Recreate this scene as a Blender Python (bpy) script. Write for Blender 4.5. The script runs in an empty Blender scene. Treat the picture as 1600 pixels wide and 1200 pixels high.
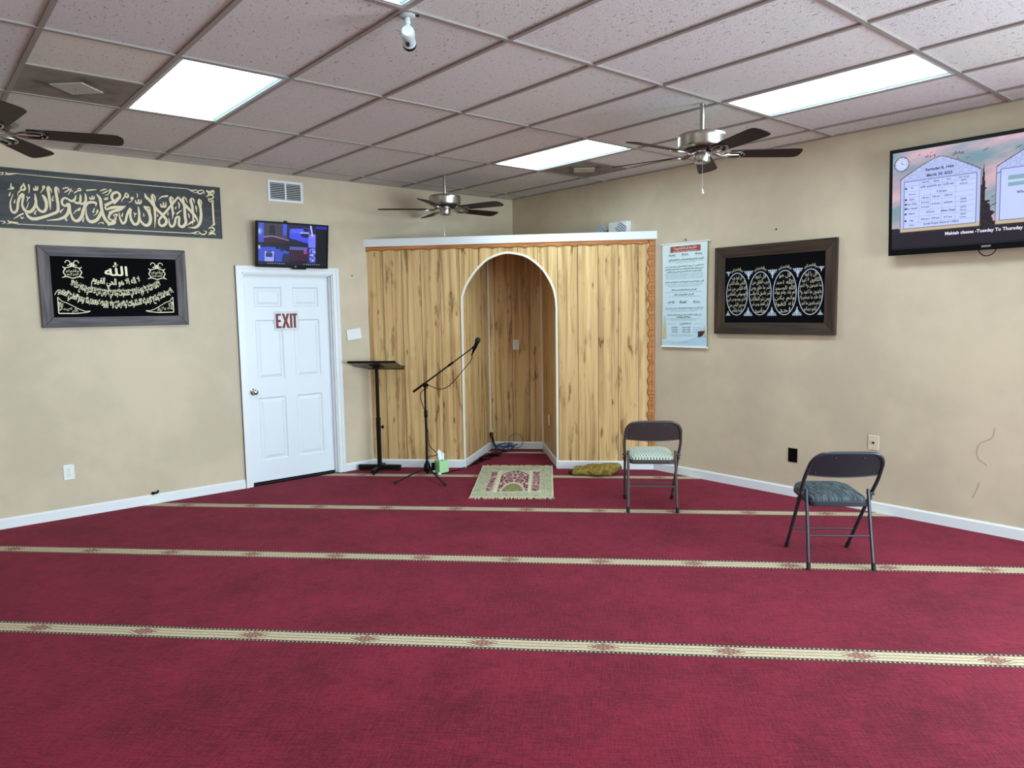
import bpy, bmesh, math, random
from mathutils import Matrix, Vector, noise as mnoise

random.seed(7)
SC = bpy.context.scene
COL = SC.collection

# ------------------------------------------------------------------ camera
CAM_POS = (-5.8497, -6.8605, 1.6288)
CAM_YAW, CAM_PITCH, CAM_ROLL = 0.869005, 0.098377, -0.016315
CAM_F = 1140.68 / 1600.0 * 36.0


def make_camera():
    cd = bpy.data.cameras.new('camera')
    cd.sensor_fit = 'HORIZONTAL'
    cd.sensor_width = 36.0
    cd.lens = CAM_F
    cd.clip_start = 0.05
    cd.clip_end = 60
    co = bpy.data.objects.new('camera', cd)
    COL.objects.link(co)
    cy, sy = math.cos(CAM_YAW), math.sin(CAM_YAW)
    cp, sp = math.cos(CAM_PITCH), math.sin(CAM_PITCH)
    f = Vector((cy * cp, sy * cp, -sp))
    r = Vector((sy, -cy, 0))
    u = r.cross(f)
    cr_, sr_ = math.cos(CAM_ROLL), math.sin(CAM_ROLL)
    r2 = r * cr_ + u * sr_
    u2 = -r * sr_ + u * cr_
    m = Matrix.Identity(4)
    for i in range(3):
        m[i][0] = r2[i]
        m[i][1] = u2[i]
        m[i][2] = -f[i]
        m[i][3] = CAM_POS[i]
    co.matrix_world = m
    SC.camera = co


make_camera()

# ------------------------------------------------------------------ world, exposure
SC.view_settings.view_transform = 'Standard'
SC.view_settings.look = 'None'
SC.view_settings.gamma = 1.0
SC.view_settings.use_curve_mapping = False
SC.view_settings.exposure = 0.15
W = bpy.data.worlds.new('world')
W.use_nodes = True
W.node_tree.nodes['Background'].inputs[0].default_value = (0.6, 0.75, 1.0, 1)
W.node_tree.nodes['Background'].inputs[1].default_value = 0.3
SC.world = W
LAMP_STRENGTH = 15.0                       # ceiling troffers (the diffusers emit)
LAMP_COLOR = (0.70, 0.91, 1.0)
DAY_COLOR = (0.69, 0.89, 1.0)
DAY_BACK, DAY_RIGHT = 21.0, 23.5           # daylight radiance of the storefront windows

# ------------------------------------------------------------------ room numbers
H = 2.977                                  # ceiling height
GX0, GDX = -3.3873, 0.6096                 # ceiling grid lines
GY0, GDY = -0.3083, 1.2192
XMIN, YMIN = -9.3, -11.6
EA = Vector((-2.01, 0.0))                  # left foot of the diagonal niche partition
EB = Vector((0.0, -2.17))
PANEL_L = (EB - EA).length
PANEL_ANG = math.atan2(EB.y - EA.y, EB.x - EA.x)
WIN_BACK = (-4.6, -0.7, 0.25, 2.65)        # x0, x1, z0, z1 of the window in the back wall
WIN_RIGHT = (-11.0, -7.4, 0.25, 2.65)      # y0, y1, z0, z1 of the window in the right wall


def daylight(name, loc, rot, w, h, radiance):
    ld = bpy.data.lights.new(name, 'AREA')
    ld.shape = 'RECTANGLE'
    ld.size, ld.size_y = w, h
    ld.color = DAY_COLOR
    ld.energy = radiance * math.pi * w * h
    lo = bpy.data.objects.new(name, ld)
    lo.location = loc
    lo.rotation_euler = rot
    COL.objects.link(lo)


daylight('daylight_back', ((WIN_BACK[0] + WIN_BACK[1]) / 2, YMIN - 0.12, (WIN_BACK[2] + WIN_BACK[3]) / 2), (math.pi / 2, 0, 0),
         WIN_BACK[1] - WIN_BACK[0], WIN_BACK[3] - WIN_BACK[2], DAY_BACK)
daylight('daylight_right', (0.12, (WIN_RIGHT[0] + WIN_RIGHT[1]) / 2, (WIN_RIGHT[2] + WIN_RIGHT[3]) / 2), (math.pi / 2, 0, math.pi / 2),
         WIN_RIGHT[1] - WIN_RIGHT[0], WIN_RIGHT[3] - WIN_RIGHT[2], DAY_RIGHT)


def lin(c):
    out = []
    for x in c[:3]:
        x /= 255.0
        out.append(x / 12.92 if x <= 0.04045 else ((x + 0.055) / 1.055) ** 2.4)
    return tuple(out)


def lin4(c):
    return lin(c) + (1.0,)


# ------------------------------------------------------------------ node maths
class E:
    """socket wrapper so that shader maths reads like maths"""

    def __init__(s, nt, sock):
        s.nt, s.s = nt, sock

    def _b(s, op, o, rev=False):
        n = s.nt.nodes.new('ShaderNodeMath')
        n.operation = op
        a, b = (o, s) if rev else (s, o)
        for i, q in enumerate((a, b)):
            if isinstance(q, E):
                s.nt.links.new(q.s, n.inputs[i])
            elif q is not None:
                n.inputs[i].default_value = q
        return E(s.nt, n.outputs[0])

    def __add__(s, o): return s._b('ADD', o)
    def __radd__(s, o): return s._b('ADD', o)
    def __sub__(s, o): return s._b('SUBTRACT', o)
    def __rsub__(s, o): return s._b('SUBTRACT', o, True)
    def __mul__(s, o): return s._b('MULTIPLY', o)
    def __rmul__(s, o): return s._b('MULTIPLY', o)
    def __truediv__(s, o): return s._b('DIVIDE', o)
    def lt(s, o): return s._b('LESS_THAN', o)
    def gt(s, o): return s._b('GREATER_THAN', o)
    def max(s, o): return s._b('MAXIMUM', o)
    def min(s, o): return s._b('MINIMUM', o)
    def floor(s): return s._b('FLOOR', None)
    def fract(s): return s._b('FRACT', None)
    def abs(s): return s._b('ABSOLUTE', None)
    def pow(s, o): return s._b('POWER', o)
    def sin(s): return s._b('SINE', None)
    def clamp(s): return s.max(0.0).min(1.0)

    def step(s, lo, hi):
        n = s.nt.nodes.new('ShaderNodeMapRange')
        n.interpolation_type = 'SMOOTHSTEP'
        s.nt.links.new(s.s, n.inputs['Value'])
        n.inputs['From Min'].default_value = lo
        n.inputs['From Max'].default_value = hi
        return E(s.nt, n.outputs['Result'])


class Mat:
    def __init__(s, name, color=(200, 200, 200), rough=0.6, metal=0.0, spec=0.5):
        s.m = bpy.data.materials.new(name)
        s.m.use_nodes = True
        s.nt = s.m.node_tree
        s.b = s.nt.nodes['Principled BSDF']
        s.b.inputs['Base Color'].default_value = lin4(color)
        s.b.inputs['Roughness'].default_value = rough
        s.b.inputs['Metallic'].default_value = metal
        s.b.inputs['Specular IOR Level'].default_value = spec
        s.m.diffuse_color = lin4(color)

    def coord(s, kind='Object'):
        n = s.nt.nodes.new('ShaderNodeTexCoord')
        return n.outputs[kind]

    def xyz(s, sock):
        n = s.nt.nodes.new('ShaderNodeSeparateXYZ')
        s.nt.links.new(sock, n.inputs[0])
        return [E(s.nt, n.outputs[i]) for i in range(3)]

    def vec(s, x, y, z):
        n = s.nt.nodes.new('ShaderNodeCombineXYZ')
        for i, q in enumerate((x, y, z)):
            if isinstance(q, E):
                s.nt.links.new(q.s, n.inputs[i])
            else:
                n.inputs[i].default_value = q
        return n.outputs[0]

    def noise(s, v, scale=1.0, detail=3.0, rough=0.5, dist=0.0):
        n = s.nt.nodes.new('ShaderNodeTexNoise')
        s.nt.links.new(v, n.inputs['Vector'])
        n.inputs['Scale'].default_value = scale
        n.inputs['Detail'].default_value = detail
        n.inputs['Roughness'].default_value = rough
        n.inputs['Distortion'].default_value = dist
        return E(s.nt, n.outputs['Fac'])

    def voro(s, v, scale=1.0, out='Distance'):
        n = s.nt.nodes.new('ShaderNodeTexVoronoi')
        s.nt.links.new(v, n.inputs['Vector'])
        n.inputs['Scale'].default_value = scale
        return E(s.nt, n.outputs[out])

    def white(s, v):
        n = s.nt.nodes.new('ShaderNodeTexWhiteNoise')
        s.nt.links.new(v, n.inputs['Vector'])
        return E(s.nt, n.outputs['Value'])

    def mix(s, fac, a, b):
        n = s.nt.nodes.new('ShaderNodeMix')
        n.data_type = 'RGBA'
        if isinstance(fac, E):
            s.nt.links.new(fac.s, n.inputs[0])
        else:
            n.inputs[0].default_value = fac
        for i, q in ((6, a), (7, b)):
            if isinstance(q, tuple):
                n.inputs[i].default_value = lin4(q)
            else:
                s.nt.links.new(q, n.inputs[i])
        return n.outputs[2]

    def base(s, sock):
        s.nt.links.new(sock, s.b.inputs['Base Color'])
        return s

    def bump(s, h, dist=0.002, strength=1.0):
        n = s.nt.nodes.new('ShaderNodeBump')
        n.inputs['Distance'].default_value = dist
        n.inputs['Strength'].default_value = strength
        s.nt.links.new(h.s, n.inputs['Height'])
        s.nt.links.new(n.outputs[0], s.b.inputs['Normal'])
        return s

    def attr(s, name='paint'):
        n = s.nt.nodes.new('ShaderNodeAttribute')
        n.attribute_name = name
        return n.outputs['Color']

    def emit(s, color, strength):
        if isinstance(color, tuple):
            s.b.inputs['Emission Color'].default_value = color + (1.0,)
        else:
            s.nt.links.new(color, s.b.inputs['Emission Color'])
        s.b.inputs['Emission Strength'].default_value = strength
        return s


# ------------------------------------------------------------------ mesh builder
def catmull(pts, n=6, closed=False):
    P = [Vector(p) for p in pts]
    if len(P) < 3:
        return P
    out = []
    cnt = len(P)
    rng = range(cnt) if closed else range(cnt - 1)
    for i in rng:
        if closed:
            a, b, c, d = P[(i - 1) % cnt], P[i], P[(i + 1) % cnt], P[(i + 2) % cnt]
        else:
            b, c = P[i], P[i + 1]
            a = P[i - 1] if i > 0 else b * 2 - c
            d = P[i + 2] if i + 2 < cnt else c * 2 - b
        for k in range(n):
            t = k / n
            out.append(0.5 * ((2 * b) + (c - a) * t + (2 * a - 5 * b + 4 * c - d) * t * t + (3 * b - a - 3 * c + d) * t ** 3))
    if not closed:
        out.append(P[-1])
    return out


class MB:
    def __init__(s):
        s.v, s.f = [], []
        s.M = None

    def addv(s, p):
        p = Vector(p)
        if s.M is not None:
            p = s.M @ p
        s.v.append(p)
        return len(s.v) - 1

    def quad(s, a, b, c, d):
        i = [s.addv(p) for p in (a, b, c, d)]
        s.f.append(i)
        return s

    def box(s, x0, x1, y0, y1, z0, z1, m=None):
        i = []
        for z in (z0, z1):
            for (x, y) in ((x0, y0), (x1, y0), (x1, y1), (x0, y1)):
                p = Vector((x, y, z))
                i.append(s.addv(m @ p if m else p))
        for q in ((0, 3, 2, 1), (4, 5, 6, 7), (0, 1, 5, 4), (1, 2, 6, 5), (2, 3, 7, 6), (3, 0, 4, 7)):
            s.f.append([i[k] for k in q])
        return s

    def tube(s, path, r, n=10, closed=False, caps=True):
        P = [Vector(p) for p in path]
        cnt = len(P)
        rs = r if isinstance(r, (list, tuple)) else [r] * cnt
        up = None
        rings = []
        for i in range(cnt):
            if closed:
                t = P[(i + 1) % cnt] - P[i - 1]
            else:
                t = P[min(i + 1, cnt - 1)] - P[max(i - 1, 0)]
            if t.length < 1e-9:
                t = Vector((0, 0, 1))
            t.normalize()
            if up is None:
                up = Vector((0, 0, 1)) if abs(t.z) < 0.9 else Vector((1, 0, 0))
            up = (up - t * up.dot(t))
            if up.length < 1e-6:
                up = t.orthogonal()
            up.normalize()
            sd = t.cross(up)
            rings.append([s.addv(P[i] + (up * math.cos(2 * math.pi * k / n) + sd * math.sin(2 * math.pi * k / n)) * rs[i]) for k in range(n)])
        for i in range(cnt if closed else cnt - 1):
            a, b = rings[i], rings[(i + 1) % cnt]
            for k in range(n):
                s.f.append([a[k], b[k], b[(k + 1) % n], a[(k + 1) % n]])
        if caps and not closed:
            s.f.append(rings[0][:])
            s.f.append(rings[-1][::-1])
        return s

    def lathe(s, prof, n=28, m=None, caps=True):
        rings = []
        for (r, z) in prof:
            ring = []
            for k in range(n):
                a = 2 * math.pi * k / n
                p = Vector((r * math.cos(a), r * math.sin(a), z))
                ring.append(s.addv(m @ p if m else p))
            rings.append(ring)
        for a, b in zip(rings, rings[1:]):
            for k in range(n):
                s.f.append([a[k], a[(k + 1) % n], b[(k + 1) % n], b[k]])
        if caps:
            s.f.append(rings[0][::-1])
            s.f.append(rings[-1][:])
        return s

    def prism(s, poly, fn, d0, d1):
        """polygon in 2D extruded; fn(a, b, d) -> 3D"""
        n = len(poly)
        lo = [s.addv(fn(a, b, d0)) for a, b in poly]
        hi = [s.addv(fn(a, b, d1)) for a, b in poly]
        s.f.append(lo[::-1])
        s.f.append(hi[:])
        for k in range(n):
            s.f.append([lo[k], lo[(k + 1) % n], hi[(k + 1) % n], hi[k]])
        return s

    def strip(s, left, right):
        """flat band between two equally long 3D polylines"""
        a = [s.addv(p) for p in left]
        b = [s.addv(p) for p in right]
        for k in range(len(a) - 1):
            s.f.append([a[k], a[k + 1], b[k + 1], b[k]])
        return s

    def grid(s, nx, ny, fn):
        i = [[s.addv(fn(a / nx, b / ny)) for a in range(nx + 1)] for b in range(ny + 1)]
        for b in range(ny):
            for a in range(nx):
                s.f.append([i[b][a], i[b][a + 1], i[b + 1][a + 1], i[b + 1][a]])
        return s

    def ball(s, c, r, n=14, sc=(1, 1, 1)):
        prof = [(math.sin(math.pi * k / n) * r, -math.cos(math.pi * k / n) * r) for k in range(n + 1)]
        prof[0] = (r * 0.02, -r)
        prof[-1] = (r * 0.02, r)
        m = Matrix.Translation(c) @ Matrix.Diagonal((sc[0], sc[1], sc[2], 1))
        return s.lathe(prof, n * 2, m)

    def poly(s, data, fn):
        """data = (verts2D, faces) as from text2d; fn(x, y) -> 3D"""
        off = len(s.v)
        for x, y in data[0]:
            s.addv(fn(x, y))
        for f in data[1]:
            s.f.append([k + off for k in f])
        return s

    def build(s, name, mat, parent=None, smooth=35, bevel=0.0, fix=True, seg=2):
        me = bpy.data.meshes.new(name)
        me.from_pydata([tuple(p) for p in s.v], [], s.f)
        if fix:
            b = bmesh.new()
            b.from_mesh(me)
            bmesh.ops.recalc_face_normals(b, faces=b.faces)
            b.to_mesh(me)
            b.free()
        uv = me.uv_layers.new(name='UVMap')
        for pl in me.polygons:
            nx, ny, nz = abs(pl.normal.x), abs(pl.normal.y), abs(pl.normal.z)
            for li in pl.loop_indices:
                co = me.vertices[me.loops[li].vertex_index].co
                if nz >= nx and nz >= ny:
                    uv.data[li].uv = (co.x, co.y)
                elif ny >= nx:
                    uv.data[li].uv = (co.x, co.z)
                else:
                    uv.data[li].uv = (co.y, co.z)
        if smooth:
            for pl in me.polygons:
                pl.use_smooth = True
            me.set_sharp_from_angle(angle=math.radians(smooth))
        me.materials.append(mat.m)
        o = bpy.data.objects.new(name, me)
        COL.objects.link(o)
        if parent is not None:
            o.parent = parent
        if bevel:
            md = o.modifiers.new('bevel', 'BEVEL')
            md.width = bevel
            md.segments = seg
            md.limit_method = 'ANGLE'
            md.angle_limit = math.radians(40)
        return o


def paint(o, fn):
    """fill colour attribute 'paint' from fn(local vertex) -> srgb 0-255"""
    at = o.data.color_attributes.new('paint', 'FLOAT_COLOR', 'POINT')
    for i, v in enumerate(o.data.vertices):
        at.data[i].color = lin4(fn(v.co))
    return o


def thing(name, label, cat, loc=(0, 0, 0), rz=0.0, group=None):
    o = bpy.data.objects.new(name, None)
    o.empty_display_size = 0.1
    COL.objects.link(o)
    o.location = loc
    o.rotation_euler = (0, 0, rz)
    return tag(o, label, cat, group)


def tag(o, label, cat, group=None):
    o['label'] = label
    o['category'] = cat
    if group:
        o['group'] = group
    return o


def struct(o):
    o['kind'] = 'structure'
    return o


def copy_tree(o):
    """copy a thing with its parts and sub-parts"""
    r = o.copy()
    COL.objects.link(r)
    for ch in o.children:
        c = ch.copy()
        COL.objects.link(c)
        c.parent = r
        for g in ch.children:
            d = g.copy()
            COL.objects.link(d)
            d.parent = c
    return r


# ------------------------------------------------------------------ lettering
_txt = {}


def text2d(body, size=1.0, bold=0.0, align='CENTER', res=2):
    key = (body, bold, align, res)
    if key not in _txt:
        c = bpy.data.curves.new('lettering', 'FONT')
        c.body = body
        c.align_x = align
        c.offset = bold
        c.resolution_u = res
        c.fill_mode = 'FRONT'
        o = bpy.data.objects.new('lettering', c)
        me = o.to_mesh()
        vs = [(v.co.x, v.co.y) for v in me.vertices]
        fs = [list(p.vertices) for p in me.polygons]
        o.to_mesh_clear()
        bpy.data.objects.remove(o)
        bpy.data.curves.remove(c)
        _txt[key] = (vs, fs)
    vs, fs = _txt[key]
    return [(x * size, y * size) for x, y in vs], fs


def fit(data, w=None, h=None, cx=0.0, cy=0.0):
    """scale lettering into a box of width w and height h centred on cx, cy"""
    vs, fs = data
    xs = [p[0] for p in vs]
    ys = [p[1] for p in vs]
    x0, x1, y0, y1 = min(xs), max(xs), min(ys), max(ys)
    sx = w / (x1 - x0) if w else None
    sy = h / (y1 - y0) if h else None
    if sx is None:
        sx = sy
    if sy is None:
        sy = sx
    return [((x - (x0 + x1) / 2) * sx + cx, (y - (y0 + y1) / 2) * sy + cy) for x, y in vs], fs


_AR = {}
for _k, _c, _n in (('ء', 0xFE80, 1), ('آ', 0xFE81, 2), ('أ', 0xFE83, 2), ('ؤ', 0xFE85, 2), ('إ', 0xFE87, 2), ('ئ', 0xFE89, 4),
                   ('ا', 0xFE8D, 2), ('ب', 0xFE8F, 4), ('ة', 0xFE93, 2), ('ت', 0xFE95, 4), ('ث', 0xFE99, 4), ('ج', 0xFE9D, 4),
                   ('ح', 0xFEA1, 4), ('خ', 0xFEA5, 4), ('د', 0xFEA9, 2), ('ذ', 0xFEAB, 2), ('ر', 0xFEAD, 2), ('ز', 0xFEAF, 2),
                   ('س', 0xFEB1, 4), ('ش', 0xFEB5, 4), ('ص', 0xFEB9, 4), ('ض', 0xFEBD, 4), ('ط', 0xFEC1, 4), ('ظ', 0xFEC5, 4),
                   ('ع', 0xFEC9, 4), ('غ', 0xFECD, 4), ('ف', 0xFED1, 4), ('ق', 0xFED5, 4), ('ك', 0xFED9, 4), ('ل', 0xFEDD, 4),
                   ('م', 0xFEE1, 4), ('ن', 0xFEE5, 4), ('ه', 0xFEE9, 4), ('و', 0xFEED, 2), ('ى', 0xFEEF, 2), ('ي', 0xFEF1, 4)):
    _AR[_k] = (_c, _n)
_LA = {'ا': 0xFEFB, 'أ': 0xFEF7, 'إ': 0xFEF9, 'آ': 0xFEF5}


def arabic(s):
    """join letters into their presentation forms, in visual order"""
    words = []
    for w in s.split():
        if w == 'الله':
            words.append('\ufdf2')
            continue
        out, prev, i = [], False, 0
        while i < len(w):
            ch = w[i]
            if ch == 'ل' and i + 1 < len(w) and w[i + 1] in _LA:
                out.append(chr(_LA[w[i + 1]] + (1 if prev else 0)))
                prev = False
                i += 2
                continue
            if ch not in _AR:
                out.append(ch)
                prev = False
                i += 1
                continue
            c, n = _AR[ch]
            nxt = i + 1 < len(w) and w[i + 1] in _AR and _AR[w[i + 1]][1] >= 2
            if n == 4:
                form = (3 if nxt else 1) if prev else (2 if nxt else 0)
                prev = nxt
            elif n == 2:
                form = 1 if prev else 0
                prev = False
            else:
                form = 0
                prev = False
            out.append(chr(c + form))
            i += 1
        words.append(''.join(reversed(out)))
    return ' '.join(reversed(words))

# ------------------------------------------------------------------ materials
def wall_paint(name, col):
    m = Mat(name, col, 0.55, spec=0.35)
    c = m.coord('Object')
    n1 = m.noise(c, 1.3, 3)
    n2 = m.noise(c, 7, 2)
    dark = tuple(x * 0.955 for x in col)
    lite = tuple(min(255, x * 1.02) for x in col)
    m.base(m.mix((n1 * 0.75 + n2 * 0.25).step(0.35, 0.65), dark, lite))
    m.bump(m.noise(c, 140, 3, 0.6), 0.0012, 0.5)
    return m


M_WALL = wall_paint('beige_paint', (203, 186, 161))
M_WHITE = Mat('white_paint', (226, 228, 230), 0.35)
M_DOOR = Mat('door_white', (222, 226, 232), 0.4)
M_PLASTIC = Mat('white_plastic', (226, 226, 222), 0.35)
M_IVORY = Mat('ivory_plastic', (214, 202, 176), 0.4)
M_BLACK = Mat('black_plastic', (7, 7, 8), 0.4, spec=0.12)
M_BLACKM = Mat('black_metal', (12, 12, 13), 0.45, spec=0.25)
M_RUBBER = Mat('black_rubber', (14, 14, 15), 0.8)
M_NICKEL = Mat('brushed_nickel', (172, 167, 160), 0.30, 1.0)
M_CHROME = Mat('chrome', (215, 213, 210), 0.12, 1.0)
M_DARKHOLE = Mat('dark_recess', (14, 13, 12), 0.8)
M_STEEL = Mat('bare_steel', (150, 148, 145), 0.35, 0.9)
M_PAPER = Mat('white_paper', (224, 226, 226), 0.8)
M_BLUE = Mat('blue_cable', (22, 62, 118), 0.4)
M_GREENBOX = Mat('mint_card', (166, 214, 158), 0.7)
M_TISSUE = Mat('tissue_paper', (240, 242, 246), 0.9)
M_VELVET = Mat('black_velvet', (5, 5, 7), 0.9, spec=0.1)
M_GOLD = Mat('gold_thread', (206, 198, 164), 0.45, 0.15)
M_PALEGOLD = Mat('pale_gold_thread', (214, 204, 180), 0.45, 0.15)
M_SILVER = Mat('silver_thread', (196, 206, 222), 0.45, 0.15)
M_CREAM = Mat('cream_print', (228, 210, 172), 0.6)
M_EXIT = Mat('maroon_print', (112, 20, 36), 0.55)
M_INK = Mat('black_ink', (22, 24, 30), 0.7)
M_INKSOFT = Mat('grey_ink', (110, 125, 135), 0.7)
M_CAM = Mat('camera_shell', (172, 178, 178), 0.45)
M_LENS = Mat('dark_lens', (6, 6, 8), 0.1)
M_STAINLINE = Mat('plaster_crack', (158, 146, 126), 0.8)
M_VENTDARK = Mat('vent_shadow', (52, 49, 46), 0.8)


def make_carpet():
    m = Mat('red_carpet', (128, 26, 52), 0.95, spec=0.15)
    x, y, z = m.xyz(m.coord('Object'))
    a = math.radians(43.4)
    ca, sa = math.cos(a), math.sin(a)
    v = x * ca + y * sa                      # across the prayer rows
    u = x * sa - y * ca                      # along the rows
    fib = m.noise(m.vec(u * 85, v * 85, 0.0), 1.0, 4, 0.75)
    weave = m.noise(m.vec(u * 9, v * 120, 0.0), 1.0, 3, 0.7)
    weave2 = m.noise(m.vec(u * 150, v * 9, 3.0), 1.0, 3, 0.7)
    patch = m.noise(m.vec(u * 1.6, v * 1.6, 1.0), 1.5, 6, 0.7)
    t = (fib * 0.35 + weave * 0.35 + weave2 * 0.3 + (patch - 0.5) * 0.32).step(0.36, 0.64)
    red = m.mix(t, (74, 13, 24), (128, 31, 48))
    wob = (m.noise(m.vec(u * 2.2, 0.0, 0.0), 1.0, 2) - 0.5) * 0.012
    k = (v + wob + 5.53) / 1.2245 + 0.5
    q = (k.fract() - 0.5) * 1.2245           # signed distance to the row stripe
    qa = q.abs()
    band = qa.lt(0.068)
    cream_in = qa.lt(0.044)
    du = ((u - 0.41) / 0.5955 + 0.5).fract() * 0.5955 - 0.29775
    dua = du.abs()
    dash = ((u / 0.021 + q.gt(0.0) * 0.5).fract()).lt(0.38) * (qa - 0.056).abs().lt(0.0055)
    edge = m.mix(dash, (52, 56, 46), (176, 170, 142))
    crm_n = m.noise(m.vec(u * 90, v * 90, 5.0), 1.0, 2)
    cream = m.mix(crm_n.step(0.3, 0.7), (178, 164, 132), (204, 192, 160))
    # two brown lines that splay into a lattice of maroon lozenges
    spread = (0.085 - dua).clamp() * 0.40
    l1 = (qa - 0.0145 - spread).abs().lt(0.0023) * dua.gt(0.030)
    a1 = (du * 0.52 + q * 1.0)
    a2 = (du * 0.52 - q * 1.0)
    near = dua.lt(0.09)
    cell1 = ((a1 / 0.022 + 0.5).fract() - 0.5).abs()
    cell2 = ((a2 / 0.022 + 0.5).fract() - 0.5).abs()
    latt = cell1.gt(0.385).max(cell2.gt(0.385)) * (dua * 0.52 + qa).lt(0.047) * near
    loz = cell1.lt(0.26) * cell2.lt(0.26) * (dua * 0.52 + qa).lt(0.030)
    cream = m.mix(l1, cream, (78, 52, 40))
    cream = m.mix(latt, cream, (84, 22, 32))
    cream = m.mix(loz, cream, (128, 20, 40))
    stripe = m.mix(cream_in, edge, cream)
    m.base(m.mix(band, red, stripe))
    m.bump(fib * 0.5 + weave * 0.25 + weave2 * 0.25, 0.004, 0.6)
    m.b.inputs['Sheen Weight'].default_value = 0.16
    m.b.inputs['Sheen Roughness'].default_value = 0.5
    m.b.inputs['Sheen Tint'].default_value = lin4((235, 120, 150))
    return m


M_CARPET = make_carpet()


def make_glass():
    m = Mat('window_glass', (255, 255, 255), 0.05)
    nt = m.nt
    tr = nt.nodes.new('ShaderNodeBsdfTransparent')
    gl = nt.nodes.new('ShaderNodeBsdfGlossy')
    gl.inputs['Roughness'].default_value = 0.02
    mx = nt.nodes.new('ShaderNodeMixShader')
    mx.inputs[0].default_value = 0.06
    nt.links.new(tr.outputs[0], mx.inputs[1])
    nt.links.new(gl.outputs[0], mx.inputs[2])
    nt.links.new(mx.outputs[0], nt.nodes['Material Output'].inputs['Surface'])
    return m


M_GLASS = make_glass()
M_WINFRAME = Mat('window_frame_bronze', (70, 60, 52), 0.4, 0.5)


def make_tile():
    m = Mat('acoustic_tile', (206, 200, 198), 0.9, spec=0.15)
    c = m.coord('Object')
    x, y, z = m.xyz(c)
    a = m.noise(m.vec(x * 60, y * 34, 0.0), 1.0, 3, 0.65, 0.6)
    b = m.noise(c, 130, 2, 0.6)
    pit = a.step(0.61, 0.67)
    spk = m.voro(c, 42).lt(0.10)
    col = m.mix((pit * 0.55 + spk * 0.45).clamp(), m.attr(), (104, 92, 90))
    m.base(col)
    m.bump(b * 0.6 - pit, 0.004, 0.7)
    return m


M_TILE = make_tile()
M_TBAR = Mat('ceiling_tee', (146, 137, 132), 0.5)
M_LAMPFRAME = Mat('lamp_frame', (186, 188, 188), 0.4)


def make_diffuser():
    m = Mat('lit_diffuser', (240, 248, 250), 0.5)
    x, y, z = m.xyz(m.coord('Object'))
    # the prismatic lens is dimmer and more cyan over the lamp box's side walls
    k = (x - 0.0).step(0.215, 0.262).max((0.0 - x).step(0.245, 0.27) * 0.9).max(y.abs().step(0.555, 0.58) * 0.5)
    n = m.nt.nodes.new('ShaderNodeMix')
    n.data_type = 'RGBA'
    m.nt.links.new(k.s, n.inputs[0])
    n.inputs[6].default_value = LAMP_COLOR + (1,)
    d = 1.0 / LAMP_STRENGTH
    n.inputs[7].default_value = (0.42 * d, 0.80 * d, 0.86 * d, 1)
    m.emit(n.outputs[2], LAMP_STRENGTH)
    m.b.inputs['Base Color'].default_value = (0.1, 0.11, 0.11, 1)
    return m


M_DIFF = make_diffuser()


def make_wood():
    m = Mat('knotty_pine_panelling', (196, 160, 104), 0.42, spec=0.4)
    uvx, uvy, _ = m.xyz(m.coord('UV'))
    p = (uvx + 0.036) / 0.2028
    idx = p.floor()
    fr = p.fract()
    rnd = m.white(m.vec(idx, 3.0, 0.0))
    vv = uvy + rnd * 7.0
    uu = uvx
    warp = (m.noise(m.vec(uu * 5.0, vv * 1.6, 0.0), 1.0, 2) - 0.5) * 0.035
    uw = uu + warp
    broad = m.noise(m.vec(uw * 22, vv * 0.55, 1.0), 1.0, 3, 0.5)
    fine = m.noise(m.vec(uw * 95, vv * 1.4, 2.0), 1.0, 4, 0.65)
    patch = m.noise(m.vec(uw * 13, vv * 2.6, 4.0), 1.0, 3, 0.6)
    cath = (((patch * 26.0 + uw * 40).sin() * 0.5 + 0.5).pow(2.0)) * patch.step(0.52, 0.70)
    kv = m.voro(m.vec(uu * 9.8 + 0.3, vv * 2.9, 0.0), 1.0)
    knot = 1.0 - kv.step(0.03, 0.14)
    tick = m.noise(m.vec(uu * 55, vv * 60, 7.0), 1.0, 2).step(0.66, 0.74) * patch.step(0.46, 0.6)
    dark = (broad.step(0.45, 0.66) * 0.50 + fine.step(0.48, 0.70) * 0.34 + cath * 0.48 + knot * 0.75 + tick * 0.35
            + patch.step(0.54, 0.72) * 0.38).clamp()
    col = m.mix(dark, (214, 177, 122), (124, 85, 46))
    col = m.mix(broad.step(0.30, 0.44), m.mix(0.5, col, (238, 208, 155)), col)
    groove = (fr.lt(0.014)).max(fr.gt(0.992))
    halo = (fr - 0.5).abs().step(0.455, 0.50) * 0.25
    col = m.mix(halo, col, (120, 84, 44))
    col = m.mix(groove * 0.85, col, (72, 47, 24))
    m.base(col)
    m.bump(1.0 - groove - fine * 0.1, 0.0015, 0.6)
    return m


M_WOOD = make_wood()


def grain(name, c1, c2, rough=0.45, s=1.0, axis='x', spec=0.4):
    m = Mat(name, c1, rough, spec=spec)
    x, y, z = m.xyz(m.coord('UV'))
    if axis == 'x':
        v = m.vec(x * 3 * s, y * 60 * s, 0.0)
    else:
        v = m.vec(x * 60 * s, y * 3 * s, 0.0)
    a = m.noise(v, 1.0, 4, 0.6, 0.3)
    m.base(m.mix(a.step(0.35, 0.68), c1, c2))
    m.bump(a, 0.001, 0.4)
    return m


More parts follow.
